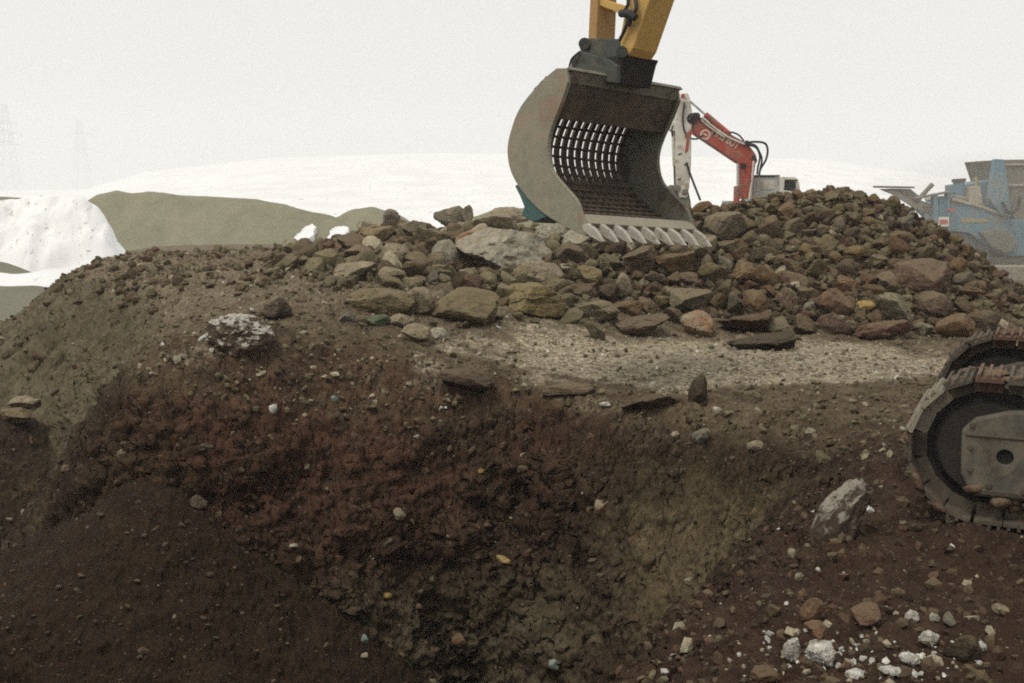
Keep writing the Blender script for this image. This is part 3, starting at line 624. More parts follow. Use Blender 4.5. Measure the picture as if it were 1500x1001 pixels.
def loose():
    tint = rock_mat('loose_stone', (0, 0, 0), (0, 0, 0), dust_amt=.3, attr='tint')
    x, y, z = GV.T; front = (np.abs(np.arctan2(x, y)) < R(30)).astype(float); rad = np.hypot(x, y); Z = GZ
    br, ol, rd, pl, dk, wh = (.085, .06, .036), (.13, .11, .065), (.07, .038, .026), (.32, .28, .20), (.045, .032, .022), (.58, .57, .52)
    lg = lambda a, b, pw: (lambda r, n, i: a * (b / a) ** (r.rand(n) ** pw))
    px = 1 / np.maximum(rad, 3) ** 0
    onp = front * (Z['pile'] > -.02) * (rad < 26) * sstep(27, 22, y)
    scatter('rubble', 3600, onp, lg(.045, .17, 1.5), [(br, 5), (ol, 3), (rd, 1.3), (dk, 1), (pl, .25)], 2, tint, 1, 'loose brown rubble filling the gaps between the rocks of the pile')
    scatter('rubble', 800, front * sstep(-4.6, -3.6, x) * sstep(1.8, .8, x) * sstep(18.2, 19.3, y) * (rad < 24.5), lg(.08, .30, 1.6), [(br, 4), (ol, 4), (pl, .8), (rd, .6)], 3, tint, 8, 'dusty rubble between the boulders left of the bucket')
    scatter('rubble', 1500, front * sstep(-1.6, -2.6, x) * sstep(17.0, 18.6, y) * (rad < 27) * (Z['wall'] < .6), lg(.02, .13, 2.0), [(br, 5), (ol, 4), (pl, .5), (rd, 1)], 2, tint, 11, 'brown rubble along the left crest of the platform')
    scatter('gravel', 2400, front * Z['dust'] * (rad < 21), lg(.009, .055, 2.2), [(pl, 6), (ol, 1.5), (br, .5), (wh, .7)], 1, tint, 2, 'pale gravel strewn over the dusty platform')
    scatter('gravel', 3600, front * Z['top'] * (1 - Z['dust']) ** 2 * (rad < 24) * (Z['pile'] < .05) * (y > 10.5), lg(.012, .075, 1.9), [(ol, 4), (br, 3), (pl, .7), (wh, .1)], 1, tint, 3, 'brown gravel on the platform and the mound')
    scatter('pebbles', 8500, front * sstep(11.5, 8.5, y) * (x > .2) * (1 - .75 * Z['wall']), lg(.006, .06, 2.6), [(rd, 5), (br, 4), (dk, 3), (ol, 1.6), (pl, 1.0), (wh, .45)], 1, tint, 4, 'dark pebbles and crumbs on the near right bank')
    scatter('wall_stones', 3400, front * Z['wall'] * (1 - .85 * Z['flank']) * (rad < 24), lg(.012, .085, 2.2), [(rd, 6), (br, 5), (dk, 5), (ol, 1.2), (pl, .22), (wh, .10)], 2, tint, 5, 'stones and crumbs bedded in the pit wall', sink=-.25)
    scatter('slag_chips', 150, front * np.exp(-((x - 1.85) / .5) ** 2 - ((y - 5.7) / .3) ** 2), lg(.008, .035, 1.6), [(pl, 2), (wh, 3), ((.68, .67, .62), 2)], 1, tint, 9, 'white slag chips strewn on the near right bank')
    scatter('crumbs', 2600, front * Z['talus'] * (rad < 20), lg(.008, .045, 2.2), [(rd, 4), (dk, 5), (br, 2), (pl, .12)], 1, tint, 6, 'fine crumbs on the dark earth cone')
loose()
# ------------------------------------------------------------------ machine paints
MM = {'yellow': metal_mat('yellow_paint', (.50, .31, .085), (.20, .12, .06), .12, .55, 3, (.36, .25, .11), .22),
      'link': metal_mat('brown_yellow_paint', (.34, .20, .07), (.20, .10, .05), .25, .6, 3, (.26, .17, .09), .3),
      'steel_green': metal_mat('grey_green_steel', (.150, .144, .112), (.07, .052, .038), .6, .65, 3, (.16, .14, .095), .45),
      'coupler': metal_mat('dark_green_steel', (.050, .058, .048), (.035, .028, .022), .5, .7, 4, (.11, .095, .065), .4),
      'plate': metal_mat('dusty_plate', (.215, .205, .145), (.22, .15, .10), .32, .7, 1.4, (.27, .215, .15), .5),
      'inner': metal_mat('worn_inner_steel', (.050, .038, .030), (.085, .055, .038), .5, .75, 2.5, (.12, .095, .065), .5),
      'grid': metal_mat('grid_steel', (.075, .056, .040), (.07, .048, .034), .4, .75, 4, (.14, .105, .07), .5),
      'lip': metal_mat('worn_lip', (.25, .225, .165), (.12, .09, .06), .3, .65, 4, (.30, .26, .19), .4),
      'tooth': metal_mat('bare_tooth_steel', (.37, .345, .29), (.16, .12, .095), .35, .5, 6, (.28, .23, .16), .35),
      'teal': metal_mat('teal_steel', (.040, .095, .085), (.05, .05, .04), .3, .6, 4, (.10, .12, .095), .3),
      'rubber': metal_mat('black_hose', (.022, .020, .019), (.04, .03, .025), .2, .6, 6, (.06, .05, .04), .25),
      'chrome': metal_mat('cylinder_rod', (.45, .45, .43), (.2, .18, .15), .1, .3, 4, (.2, .18, .14), .2, 0.0),
      'track': metal_mat('track_steel', (.052, .043, .032), (.075, .045, .032), .6, .85, 5, (.12, .10, .07), .65),
      'shoe_clay': metal_mat('clay_caked_shoe', (.105, .058, .040), (.07, .04, .03), .4, .85, 5, (.17, .13, .09), .4),
      'shoe_pale': metal_mat('dust_caked_shoe', (.23, .205, .155), (.11, .075, .05), .35, .8, 5, (.24, .19, .13), .4),
      'frame': metal_mat('track_frame', (.070, .070, .056), (.045, .034, .026), .6, .85, 4, (.150, .125, .088), .8),
      'glass': None, 'darkin': metal_mat('dark_recess', (.018, .015, .012), (.03, .022, .018), .3, .8, 5, (.04, .03, .022), .3)}
def glass_mat():
    t = NT('window_glass'); return t.finish((.05, .06, .06), .12, 0, None, .6)
MM['glass'] = glass_mat()
def cut(o, cutter):                                    # bite a hole out of a part and bake it
    m = o.modifiers.new('cut', 'BOOLEAN'); m.object = cutter; m.operation = 'DIFFERENCE'; m.solver = 'EXACT'
    dg = bpy.context.evaluated_depsgraph_get(); me = bpy.data.meshes.new_from_object(o.evaluated_get(dg)); o.modifiers.clear(); o.data = me
    bpy.data.objects.remove(cutter)
# ------------------------------------------------------------------ the yellow excavator
ez = np.array([0, 0, 1.])
MC = np.array([6.15, 8.5, 0.]); FD = np.array([-.624, .782, 0.]); WD = np.array([.782, .624, 0.]); OD = -FD
def build_excavator():
    org = MC.copy(); X = empty('excavator', org, 'yellow tracked excavator holding a barred screening bucket over the rock pile', 'excavator')
    roll = R(3.5); w = WD * math.cos(roll) - ez * math.sin(roll); o = OD; up = np.cross(o, w); Wb = 2.02
    L0 = at(803, 228, 14.0)
    bp = lambda x, y, k=0.0: on_plane(x, y, L0 + w * k, w)
    poly = lambda P, k=0.0: [bp(x, y, k) for x, y in P]
    # ---- bucket: solid upper beam is the root mesh, everything else hangs on it
    m = MB(); m.prism(poly([(836, 105), (829, 135), (815, 174), (806, 171), (790, 150), (781, 130), (795, 118)], .05) , w * (Wb - .1))
    bucket = m.build('bucket', MM['inner'], X, org, .012)
    m = MB(); m.prism([p + up * .012 for p in poly([(838, 104), (834, 99), (797, 114), (797, 119)], .01)], w * (Wb - .02)); m.prism(poly([(839, 103), (833, 122), (829, 121), (834, 103)], .046), w * (Wb - .092)); m.build('top_rim', MM['steel_green'], bucket, org, .012)
    out = [(830, 100), (815, 100), (792, 119), (762, 157), (748, 192), (743, 222), (749, 254), (768, 285), (795, 312), (832, 335), (858, 347), (864, 338)]
    frt = [(858, 331), (851, 314), (844, 294), (828, 275), (809, 251), (803, 228), (803, 205), (810, 180), (822, 150), (832, 120)]
    sm = [tuple(q) for q in spline([np.array(p) for p in out[2:11]], 4)]; sf = [tuple(q) for q in spline([np.array(p) for p in frt], 4)]
    outline = out[:2] + sm + out[11:] + sf
    for k, mt in ((0.0, 'plate'), (Wb - .045, 'steel_green')):
        m = MB(); m.prism([p + w * k for p in poly(outline)], w * .045); m.build('side_plate', MM[mt], bucket, org, .008)
    # stiffening flange along the left lip
    for k in (.024, Wb - .024):
        m = MB(); C = [bp(x, y) + w * k for x, y in sf]
        for a, b in zip(C, C[1:]): m.box((a + b) / 2 - o * .008, (b - a) * .52, o * .013, w * .03 )
        m.build('lip_flange', MM['plate' if k < .1 else 'steel_green'], bucket, org, .006)
    # grid: bars that follow the curved back and floor, crossed by thinner rods
    cur = [np.array(p, float) for p in [(781, 133), (766, 160), (754, 192), (750, 222), (756, 252), (774, 282), (800, 306), (832, 325), (850, 332)]]
    cur = [bp(*p) for p in spline(cur, 6)]; cen = bp(815, 230); g = MB(); nb = 15
    inn = []
    for k, p in enumerate(cur):
        d = cur[min(k + 1, len(cur) - 1)] - cur[max(k - 1, 0)]; n = np.cross(w, d); n /= np.linalg.norm(n); n = n if np.dot(n, cen - p) > 0 else -n; inn.append(n)
    for b in range(nb):
        s0 = .10 + (Wb - .2) * b / (nb - 1); V = []; Fs = []
        for p, n in zip(cur, inn):
            q = p + w * s0; V += [q - w * .033, q + w * .033, q + w * .033 + n * .05, q - w * .033 + n * .05]
        for k in range(len(cur) - 1):
            for j in range(4): Fs.append((k * 4 + j, k * 4 + (j + 1) % 4, k * 4 + 4 + (j + 1) % 4, k * 4 + 4 + j))
        g.add(V, Fs)
    L = np.concatenate([[0], np.cumsum([np.linalg.norm(b - a) for a, b in zip(cur, cur[1:])])]); nr = int(L[-1] / .14)
    for k in range(1, nr):
        t = L[-1] * k / nr; j = min(int(np.searchsorted(L, t)) - 1, len(cur) - 2); f = (t - L[j]) / (L[j + 1] - L[j]); p = cur[j] * (1 - f) + cur[j + 1] * f + inn[j] * .062
        g.cyl(p + w * .03, p + w * (Wb - .03), .018, 8)
    g.build('screen_grid', MM['grid'], bucket, org)
    m = MB(); m.prism(poly([(850, 313), (855, 316), (864, 327), (860, 333), (847, 323)], .046), w * (Wb - .092)); m.build('cutting_edge', MM['lip'], bucket, org, .006)
    # teeth
    for k in range(9):
        s0 = -.02 + (Wb - .10) * k / 8; A = poly([(853, 331), (861, 327), (872, 336), (884, 354), (880, 356), (866, 347), (856, 340)], 0); V = []
        wid = [(0, .075), (0, .075), (0, .075), (.02, .055), (.02, .055), (0, .075), (0, .075)]
        V = [p + w * (s0 + a) for p, (a, b) in zip(A, wid)] + [p + w * (s0 + b) for p, (a, b) in zip(A, wid)]
        n = 7; t = MB(); t.add(V, [tuple(range(n)), tuple(range(2 * n - 1, n - 1, -1))] + [(i, i + n, (i + 1) % n + n, (i + 1) % n) for i in range(n)])
        t.build('tooth', MM['tooth'], bucket, org, .012)
    for k in (.02, Wb - .40):
        m = MB(); m.prism([p + w * k for p in poly([(752, 272), (757, 270), (790, 297), (812, 312), (779, 326), (762, 315), (766, 303), (760, 288)])], w * .38); m.build('heel_block', MM['teal'], bucket, org, .01)
    # ---- quick coupler
    k0 = .66
    m = MB(); m.prism(poly([(842, 118), (834, 108), (838, 83), (848, 74), (868, 80), (893, 88), (904, 96), (903, 122)], k0 - .06), w * .07)
    m.prism(poly([(842, 118), (834, 108), (838, 83), (848, 74), (868, 80), (893, 88), (904, 96), (903, 122)], k0 + .50), w * .07)
    m.prism(poly([(850, 74), (846, 64), (855, 56), (903, 57), (909, 62), (902, 112), (880, 112), (858, 110)], k0 + .05), w * .42)
    cp = m.build('quick_coupler', MM['coupler'], X, org, .014)
    m = MB(); m.prism(poly([(888, 84), (916, 79), (912, 88), (904, 122), (884, 120)], k0 + .0), w * .60); m.build('coupler_bracket', MM['darkin'], cp, org, .012)
    m = MB(); m.cyl(bp(856, 64, k0 - .02), bp(856, 64, k0 + .56), .075, 18); m.cyl(bp(911, 76, k0 - .03), bp(911, 76, k0 + .6), .07, 18); m.build('pivot_pin', MM['coupler'], cp, org, 0, True)
    # ---- bucket link and arm
    m = MB(); m.prism(poly([(861, 62), (867, -58), (878, -58), (873, 62)], k0 + .08), w * .34); m.prism(poly([(858, -52), (880, -56), (879, -92), (862, -90)], k0 + .04), w * .42)
    m.build('bucket_link', MM['link'], X, org, .015)
    m = MB(); m.prism(poly([(868, -6), (872, 6), (918, 24), (921, 10)], k0 + .12), w * .05); m.prism(poly([(868, -6), (872, 6), (918, 24), (921, 10)], k0 + .30), w * .05); m.build('side_link', MM['yellow'], X, org, .01)
    A0, A1 = bp(912, 66, k0 + .06), bp(939, -40, k0 + .06); ad = (A1 - A0) / np.linalg.norm(A1 - A0); ap = np.cross(ad, w); ap = ap if np.dot(ap, o) > 0 else -ap   # across the arm, towards the machine
    Lr = (7.5 - A0[2]) / ad[2]
    pa = [A0 + ad * a + ap * b for a, b in [(-.16, -.06), (-.16, .12), (.0, .20), (.9, .30), (2.2, .42), (Lr, .30), (Lr + .5, .05), (Lr + .5, -.25), (2.2, -.30), (.8, -.16)]]
    m = MB(); m.prism(pa, w * .42); arm = m.build('arm', MM['yellow'], X, org, .02)
    m = MB(); m.tube(spline([bp(919, -12, k0), bp(920, 6, k0 - .02), bp(915, 17, k0 - .02), bp(920, 28, k0 - .02), bp(914, 46, k0), bp(907, 60, k0)], 6), .022); m.build('hose', MM['rubber'], arm, org, 0, True)
    m = MB(); m.tube(spline([bp(929, -10, k0), bp(932, 12, k0 - .03), bp(925, 25, k0 - .03), bp(921, 38, k0)], 6), .026); m.build('hose', MM['rubber'], arm, org, 0, True)
    m = MB(); m.tube(spline([bp(910, 20, k0), bp(921, 20, k0 - .04), bp(931, 26, k0 - .02)], 6), .05); m.build('hose', MM['rubber'], arm, org, 0, True)
    m = MB(); m.tube(spline([bp(937, -30, k0 + .5), bp(938, -8, k0 + .55), bp(934, 22, k0 + .58), bp(926, 48, k0 + .56), bp(911, 64, k0 + .52)], 8), .018); m.build('hose', MM['rubber'], arm, org, 0, True)
    m = MB(); m.tube(spline([bp(849, 76, k0 - .08), bp(838, 86, k0 - .12), bp(834, 98, k0 - .1)], 6), .014); m.build('hose', MM['rubber'], arm, org, 0, True)
    # ---- boom, bent, out of the picture
    ctr = L0 + w * (Wb / 2); tip = A0 + ad * (Lr - .1) + ap * .1 + w * .21
    P = [MC + FD * .25 + ez * 2.0, MC + FD * .75 + ez * 4.0, MC + FD * 1.75 + ez * 6.2, MC + FD * 3.2 + ez * 7.2, tip]
    P = spline(P, 6); hw = [.30 + .22 * math.sin(math.pi * k / (len(P) - 1)) for k in range(len(P))]; m = MB(); V = []; Fs = []
    for k, p in enumerate(P):
        d = P[min(k + 1, len(P) - 1)] - P[max(k - 1, 0)]; n = np.cross(WD, d); n /= np.linalg.norm(n); V += [p - WD * .27 - n * hw[k], p + WD * .27 - n * hw[k], p + WD * .27 + n * hw[k], p - WD * .27 + n * hw[k]]
    for k in range(len(P) - 1):
        for j in range(4): Fs.append((k * 4 + j, k * 4 + (j + 1) % 4, k * 4 + 4 + (j + 1) % 4, k * 4 + 4 + j))
    Fs += [(0, 1, 2, 3), tuple(len(V) - 1 - q for q in range(4))]; m.add(V, Fs); m.build('boom', MM['yellow'], X, org, .02)
    m = MB(); a, b = MC + FD * .9 + ez * 1.8, MC + FD * 1.9 + ez * 5.6
    for s in (-.42, .42): m.cyl(a + WD * s, (a + b) / 2 + WD * s, .11, 16)
    bc = m.build('boom_cylinder', MM['yellow'], X, org, 0, True); m = MB()
    for s in (-.42, .42): m.cyl((a + b) / 2 + WD * s, b + WD * s, .06, 14)
    m.build('rod', MM['chrome'], bc, org, 0, True)
    m = MB(); q = tip + ez * .75 - FD * 2.2; e = A0 + ad * (Lr + .4) + w * .21; m.cyl(q, q * .4 + e * .6, .11, 16); ac = m.build('arm_cylinder', MM['yellow'], X, org, 0, True); m = MB(); m.cyl(q * .4 + e * .6, e, .06, 14); m.build('rod', MM['chrome'], ac, org, 0, True)
    m = MB(); q = A0 + ad * (Lr * .95) - ap * .5 + w * .21; e = bp(868, -70, k0 + .25); m.cyl(q, q * .45 + e * .55, .10, 16); ac = m.build('bucket_cylinder', MM['yellow'], X, org, 0, True); m = MB(); m.cyl(q * .45 + e * .55, e, .055, 14); m.build('rod', MM['chrome'], ac, org, 0, True)
    # ---- upper body and cab
    c = MC + ez
    def hb(f0, f1, w0, w1, z0, z1): return [MC + FD * f0 + WD * w0 + ez * z0, MC + FD * f1 + WD * w0 + ez * z0, MC + FD * f1 + WD * w1 + ez * z0, MC + FD * f0 + WD * w1 + ez * z0], ez * (z1 - z0)
    m = MB(); m.prism(*hb(-2.5, .9, -1.4, 1.4, 1.28, 1.5)); m.prism(*hb(-2.5, -.3, -1.4, 1.4, 1.503, 2.5)); m.prism(*hb(-.297, .6, .5, 1.38, 1.503, 2.3)); m.build('upper_body', MM['yellow'], X, org, .04)
    m = MB(); m.prism(*hb(-3.15, -2.503, -1.45, 1.45, 1.25, 2.35)); m.build('counterweight', MM['coupler'], X, org, .12)
    m = MB(); m.cyl(MC + ez * .95, MC + ez * 1.277, .75, 32); m.build('slew_ring', MM['darkin'], X, org, 0, True)
    m = MB(); m.prism(*hb(-.28, 1.2, -1.4, -.45, 1.503, 2.1)); m.prism(*hb(-.28, 1.2, -1.4, -.45, 2.95, 3.1))
    for f in (-.25, .5, 1.14):
        for s in (-1.36, -.50): m.prism(*hb(f, f + .06, s, s + .06, 2.1, 2.95))
    cab = m.build('cab', MM['yellow'], X, org, .03); m = MB(); m.prism(*hb(-.23, 1.15, -1.345, -.47, 2.1, 2.95)); m.build('window', MM['glass'], cab, org)
    # ---- undercarriage
    d = np.array([.898, -.44, 0]); n = np.array([.44, .898, 0])
    m = MB(); m.box(MC + ez * .72, d * .9, n * 1.0, ez * .2); m.build('car_body', MM['frame'], X, org, .03)
    hl, rz, ro = 2.13, .60, .525
    path = lambda t: None
    per = 4 * hl + 2 * math.pi * ro; ns = 56
    shoes = {}
    def shoe_mesh(mat):
        b = MB(); x, y, z = np.eye(3)
        b.box([0, 0, .012], x * .098, y * .30, z * .014)
        for q, hh in ((-.075, .03), (-.01, .026), (.06, .026)): b.box([q, 0, .026 + hh * .5], x * .012, y * .298, z * hh * .5 + z * .002)
        for q in (-.11, .11): b.box([0, q, -.05], x * .092, y * .03, z * .048)
        ob = b.build('track_shoe', MM[mat], None, (0, 0, 0), .005); me = ob.data; bpy.data.objects.remove(ob); return me
    for mt in ('track', 'shoe_clay', 'shoe_pale'): shoes[mt] = shoe_mesh(mt)
    rr = random.Random(3)
    for side in (-1, 1):
        tc = MC + n * (1.33 * side); fr = []
        m = MB(); pf = [(-2.22, .24), (-2.30, .40), (-2.31, .74), (-2.22, .84), (-2.0, .91), (-1.6, .94), (1.3, .94), (1.7, .8), (1.7, .4), (1.5, .24)]
        m.prism([tc + d * a + ez * b - n * .24 for a, b in pf], n * .48); tr = m.build('crawler_track', MM['frame'], X, org, .025)
        for a, b, r_ in ((-2.0, .56, .06), (-1.0, .60, .06), (.2, .66, .06)):
            k = MB(); k.cyl(tc + d * a + ez * b - n * .4, tc + d * a + ez * b - n * .14, r_, 20); cut(tr, k.build('cutter', MM['darkin'], X, org))
        tr.data.materials.clear(); tr.data.materials.append(MM['frame'])
        bv = tr.modifiers.new('bevel', 'BEVEL'); bv.width = .015; bv.segments = 2; bv.limit_method = 'ANGLE'; bv.angle_limit = R(35)
        m = MB(); 
        for b in (-1.62, .9): m.cyl(tc + d * b + ez * .83 - n * .250, tc + d * b + ez * .83 - n * .243, .11, 20); m.cyl(tc + d * b + ez * .83 - n * .268, tc + d * b + ez * .83 - n * .2505, .05, 12)
        m.build('cover_cap', MM['frame'], tr, org, .004)
        m = MB()
        for b_ in range(9): q_ = tc + d * (-2.1 + .25 * b_) + ez * .335 - n * .244; m.cyl(q_, q_ - n * .02, .022, 8)
        for z_ in (.45, .62, .79): q_ = tc - d * 2.235 + ez * z_ - n * .244; m.cyl(q_, q_ - n * .018, .02, 8)
        m.prism([tc + d * a + ez * b - n * .252 for a, b in [(-2.28, .705), (-2.28, .72), (1.2, .72), (1.2, .705)]], n * .012); m.build('bolt_row', MM['track'], tr, org, .003)
        m = MB(); m.prism([tc + d * a + ez * b - n * .262 for a, b in [(-2.2, .26), (-2.24, .31), (1.5, .31), (1.5, .26)]], n * .524); m.build('roller_guard', MM['track'], tr, org, .012)
        m = MB(); m.cyl(tc - d * hl + ez * rz - n * .10, tc - d * hl + ez * rz + n * .10, .44, 40); m.cyl(tc - d * hl + ez * rz - n * .2, tc - d * hl + ez * rz - n * .1005, .34, 40, .40)
        m.build('idler_wheel', MM['darkin'], tr, org, .01)
        m = MB(); m.cyl(tc + d * hl + ez * rz - n * .12, tc + d * hl + ez * rz + n * .12, .43, 28); m.build('sprocket', MM['darkin'], tr, org, .01)
        for k in range(7): m = MB(); q = tc + d * (-1.5 + .5 * k) + ez * .20; m.cyl(q - n * .2, q + n * .2, .10, 16); m.build('roller', MM['track'], tr, org, .01)
        mud = []
        for k in range(ns):
            t = per * (k + .5 * rr.uniform(-.06, .06)) / ns
            if t < 2 * hl: p, a = (-hl + t, rz + ro), 0
            elif t < 2 * hl + math.pi * ro: q = (t - 2 * hl) / ro; p, a = (hl + ro * math.sin(q), rz + ro * math.cos(q)), q
            elif t < 4 * hl + math.pi * ro: p, a = (hl - (t - 2 * hl - math.pi * ro), rz - ro), math.pi
            else: q = math.pi + (t - 4 * hl - math.pi * ro) / ro; p, a = (-hl + ro * math.sin(q), rz + ro * math.cos(q)), q
            if a == 0: p = (p[0], p[1] - .03 * math.sin(math.pi * t / (2 * hl)))      # the slack upper run sags
            sx = d * math.cos(a) - ez * math.sin(a); sz = d * math.sin(a) + ez * math.cos(a)
            wt = (.42, .33, .25) if a == 0 else (.75, .05, .2)
            ob = bpy.data.objects.new('track_shoe', shoes[rr.choices(['track', 'shoe_clay', 'shoe_pale'], wt)[0]]); COL.objects.link(ob); ob.parent = tr
            M = Matrix(((sx[0], n[0], sz[0], 0), (sx[1], n[1], sz[1], 0), (sx[2], n[2], sz[2], 0), (0, 0, 0, 1))); M.translation = Vector(tc + d * p[0] + ez * p[1] - org); ob.matrix_local = M
            if a == 0 or a > math.pi:
                for _ in range(7 if a == 0 else 4):
                    V_, F_ = rock_shape(700 + rr.randrange(9), 2, 9); k_ = rr.uniform(.02, .06)
                    mud.append(((V_ * [k_ * 1.5, k_ * 1.6, k_ * .6]) @ np.array([sx, n, sz]) + tc + d * p[0] + ez * p[1] + n * rr.uniform(-.27, .27) + sx * rr.uniform(-.09, .09) + sz * .022 - org, F_))
        for _ in range(90):
            V_, F_ = rock_shape(700 + rr.randrange(9), 2, 9); k_ = rr.uniform(.02, .07)
            mud.append((V_ * [k_ * 1.3, k_, k_ * .6] + tc + d * rr.uniform(-2.2, 1.5) + ez * rr.uniform(.13, .30) - n * rr.uniform(.12, .27) - org, F_))
        Vm = np.concatenate([m_[0] for m_ in mud]); off = np.cumsum([0] + [len(m_[0]) for m_ in mud[:-1]]); me = raw_mesh('caked_mud', Vm, np.concatenate([m_[1] + q_ for m_, q_ in zip(mud, off)]))
        mo = link('caked_mud', me, RM['red'] if side > 0 else RM['clay'], tr); mo['kind'] = 'stuff'
build_excavator()
# ------------------------------------------------------------------ the red and white demolition excavator behind the pile
MM.update({'red': metal_mat('red_paint', (.34, .050, .025), (.14, .075, .05), .6, .55, 1.6, (.30, .16, .11), .5),
      'white': metal_mat('white_paint', (.60, .575, .50), (.25, .19, .14), .55, .6, 1.6, (.36, .33, .27), .55),
      'grey': metal_mat('grey_paint', (.44, .44, .41), (.18, .15, .11), .35, .6, 1.2, (.28, .26, .21), .4),
      'letter': metal_mat('letter_paint', (.60, .42, .34), (.4, .2, .15), .25, .6, 4, (.5, .3, .22), .2)})
YD = np.array([0, 1., 0])
def plate(px, Y, depth, m=None):                       # outline at distance Y pushed straight back by depth
    m = m or MB(); return m.prism([at(x, y, Y) for x, y in px], YD * depth)
def build_red():
    Y = 50.0; org = np.array([at(1120, 290, Y)[0], Y + .6, 0.0])
    X = empty('excavator', org, 'red and white long-armed excavator standing behind the tall rock pile', 'excavator')
    B = lambda m, n, mt, par=None, bv=.03, sm=False: m.build(n, MM[mt], par or X, org, bv, sm)
    # white arm with its bucket cylinder
    arm = B(plate([(995.5, 142), (998, 136.5), (1008, 136.5), (1010.5, 143), (1014.5, 166), (1013, 190), (1012.5, 240), (1010, 272), (1007, 290), (995, 290), (991.5, 272), (989.5, 240), (989, 185), (990, 168)], Y, .75), 'arm', 'white')
    B(plate([(998, 138), (1003, 138), (1003, 143), (998, 144)], Y - .02, .2), 'end_plate', 'red', arm, .01)
    m = MB(); m.prism([at(x, y, Y - .025) for x, y in [(1012, 189), (1016, 194), (1010, 203), (1008, 222), (1003, 224), (1006, 205), (1003, 199)]], YD * .2); B(m, 'red_stripe', 'red', arm, .01)
    m = MB()
    for x, y in ((996, 225), (995, 262), (1005, 240), (1002, 283)): m.prism([at(x + a, y + b, Y - .02) for a, b in ((-3, 1), (3, -1), (2.5, 1), (-2.5, 2.5))], YD * .1)
    B(m, 'bolt_plate', 'rubber', arm, .0)
    m = MB(); m.cyl(at(985.5, 192, Y + .2), at(987.5, 243, Y + .2), .07, 12); cy = B(m, 'bucket_cylinder', 'white', None, 0, True)
    m = MB(); m.cyl(at(987.5, 243, Y + .2), at(988.5, 274, Y + .2), .04, 10); B(m, 'rod', 'coupler', cy, 0, True)
    m = plate([(980, 181), (990, 178), (993, 184), (991, 192), (986, 194), (981, 190)], Y + .05, .5); B(m, 'cylinder_bracket', 'white', cy)
    m = MB(); m.tube(spline([at(986, 184, Y - .1), at(984, 192, Y - .1), at(985, 200, Y - .1), at(986, 192, Y - .1)], 5), .035); B(m, 'hose', 'rubber', cy, 0, True)
    # gripper head under the arm
    m = plate([(977, 276), (983, 271), (990, 272), (996, 268), (1006, 272), (1009, 282), (1012, 296), (1014, 322), (996, 322), (990, 300), (980, 284)], Y + .05, .6); m.cyl(at(992, 276, Y - .05), at(992, 276, Y + .8), .16, 16); m.cyl(at(1004, 281, Y - .05), at(1004, 281, Y + .8), .14, 16); B(m, 'gripper', 'steel_green')
    # hinge, red boom, elbow, lower boom
    m = MB(); m.cyl(at(1014, 174, Y - .05), at(1014, 174, Y + .8), .24, 20); m.cyl(at(1021, 170, Y - .02), at(1021, 170, Y + .8), .15, 16); B(m, 'hinge', 'darkin', None, .01, True)
    boom = B(plate([(1014, 178), (1024, 171), (1096, 211), (1107, 226), (1110, 236), (1103, 246), (1082, 239.5), (1018, 196.5)], Y + .02, .7), 'boom', 'red')
    B(plate([(1083, 239), (1108, 233), (1104, 262), (1098, 292), (1087, 292), (1085, 262)], Y + .04, .66), 'lower_boom', 'red')
    m = MB(); m.cyl(at(1089, 243, Y - .05), at(1089, 243, Y + .6), .13, 18); B(m, 'pin', 'darkin', boom, .01, True)
    m = MB(); m.tube([at(1104, 236, Y - .06), at(1102, 262, Y - .06), at(1097.5, 292, Y - .06)], .05); B(m, 'side_pipe', 'white', None, 0, True)
    m = MB(); m.cyl(at(1033, 168, Y + .1), at(1069, 198, Y + .1), .135, 18); ac = B(m, 'arm_cylinder', 'red', None, 0, True)
    m = MB(); m.cyl(at(1011, 148.5, Y + .1), at(1033, 168, Y + .1), .055, 12); B(m, 'rod', 'chrome', ac, 0, True)
    m = MB(); m.cyl(at(1080.5, 240, Y), at(1080.5, 274, Y), .055, 12); bc = B(m, 'boom_cylinder', 'chrome', None, 0, True)
    m = MB(); m.cyl(at(1079.5, 273, Y), at(1078.5, 300, Y), .14, 14); B(m, 'barrel', 'red', bc, 0, True)
    m = MB(); m.tube(spline([at(1028, 172, Y - .04), at(1042, 184, Y - .05), at(1066, 201, Y - .05), at(1092, 212, Y - .04)], 5), .045); m.tube(spline([at(1026, 175, Y - .04), at(1040, 187, Y - .05), at(1062, 202, Y - .05)], 5), .035); B(m, 'oil_pipe', 'white', boom, 0, True)
    for P, r_ in (([(1069, 196), (1072, 194), (1082, 198), (1090, 207)], .04), ([(1092, 210), (1104, 208), (1120, 210), (1124.5, 220), (1122, 234), (1114, 248), (1112, 258)], .05), ([(1094, 211), (1106, 213), (1112, 222), (1116, 234), (1113, 250)], .045),
                  ([(1096, 212), (1108, 217), (1113, 230), (1110, 246), (1109, 256)], .045), ([(1012, 203), (1018, 204), (1025, 202), (1030, 198)], .04), ([(1005.5, 238), (1012, 258), (1026, 294)], .05), ([(1003, 150), (1000, 172), (1002, 190), (1005, 196)], .04), ([(1010, 176), (1016, 167), (1022, 169), (1026, 176)], .05)):
        m = MB(); m.tube(spline([at(x, y, Y - .08 + .02 * (k % 2)) for k, (x, y) in enumerate(P)], 6), r_); B(m, 'hose', 'rubber', boom, 0, True)
    m = MB(); m.cyl(at(1094, 210, Y - .1), at(1094, 210, Y + .5), .13, 12); B(m, 'hose_clamp', 'rubber', boom, 0, True)
    m = MB(); m.cyl(at(1104, 231, Y - .1), at(1104, 231, Y + .4), .10, 12)
    B(m, 'hose_clamp', 'rubber', boom, 0, True)
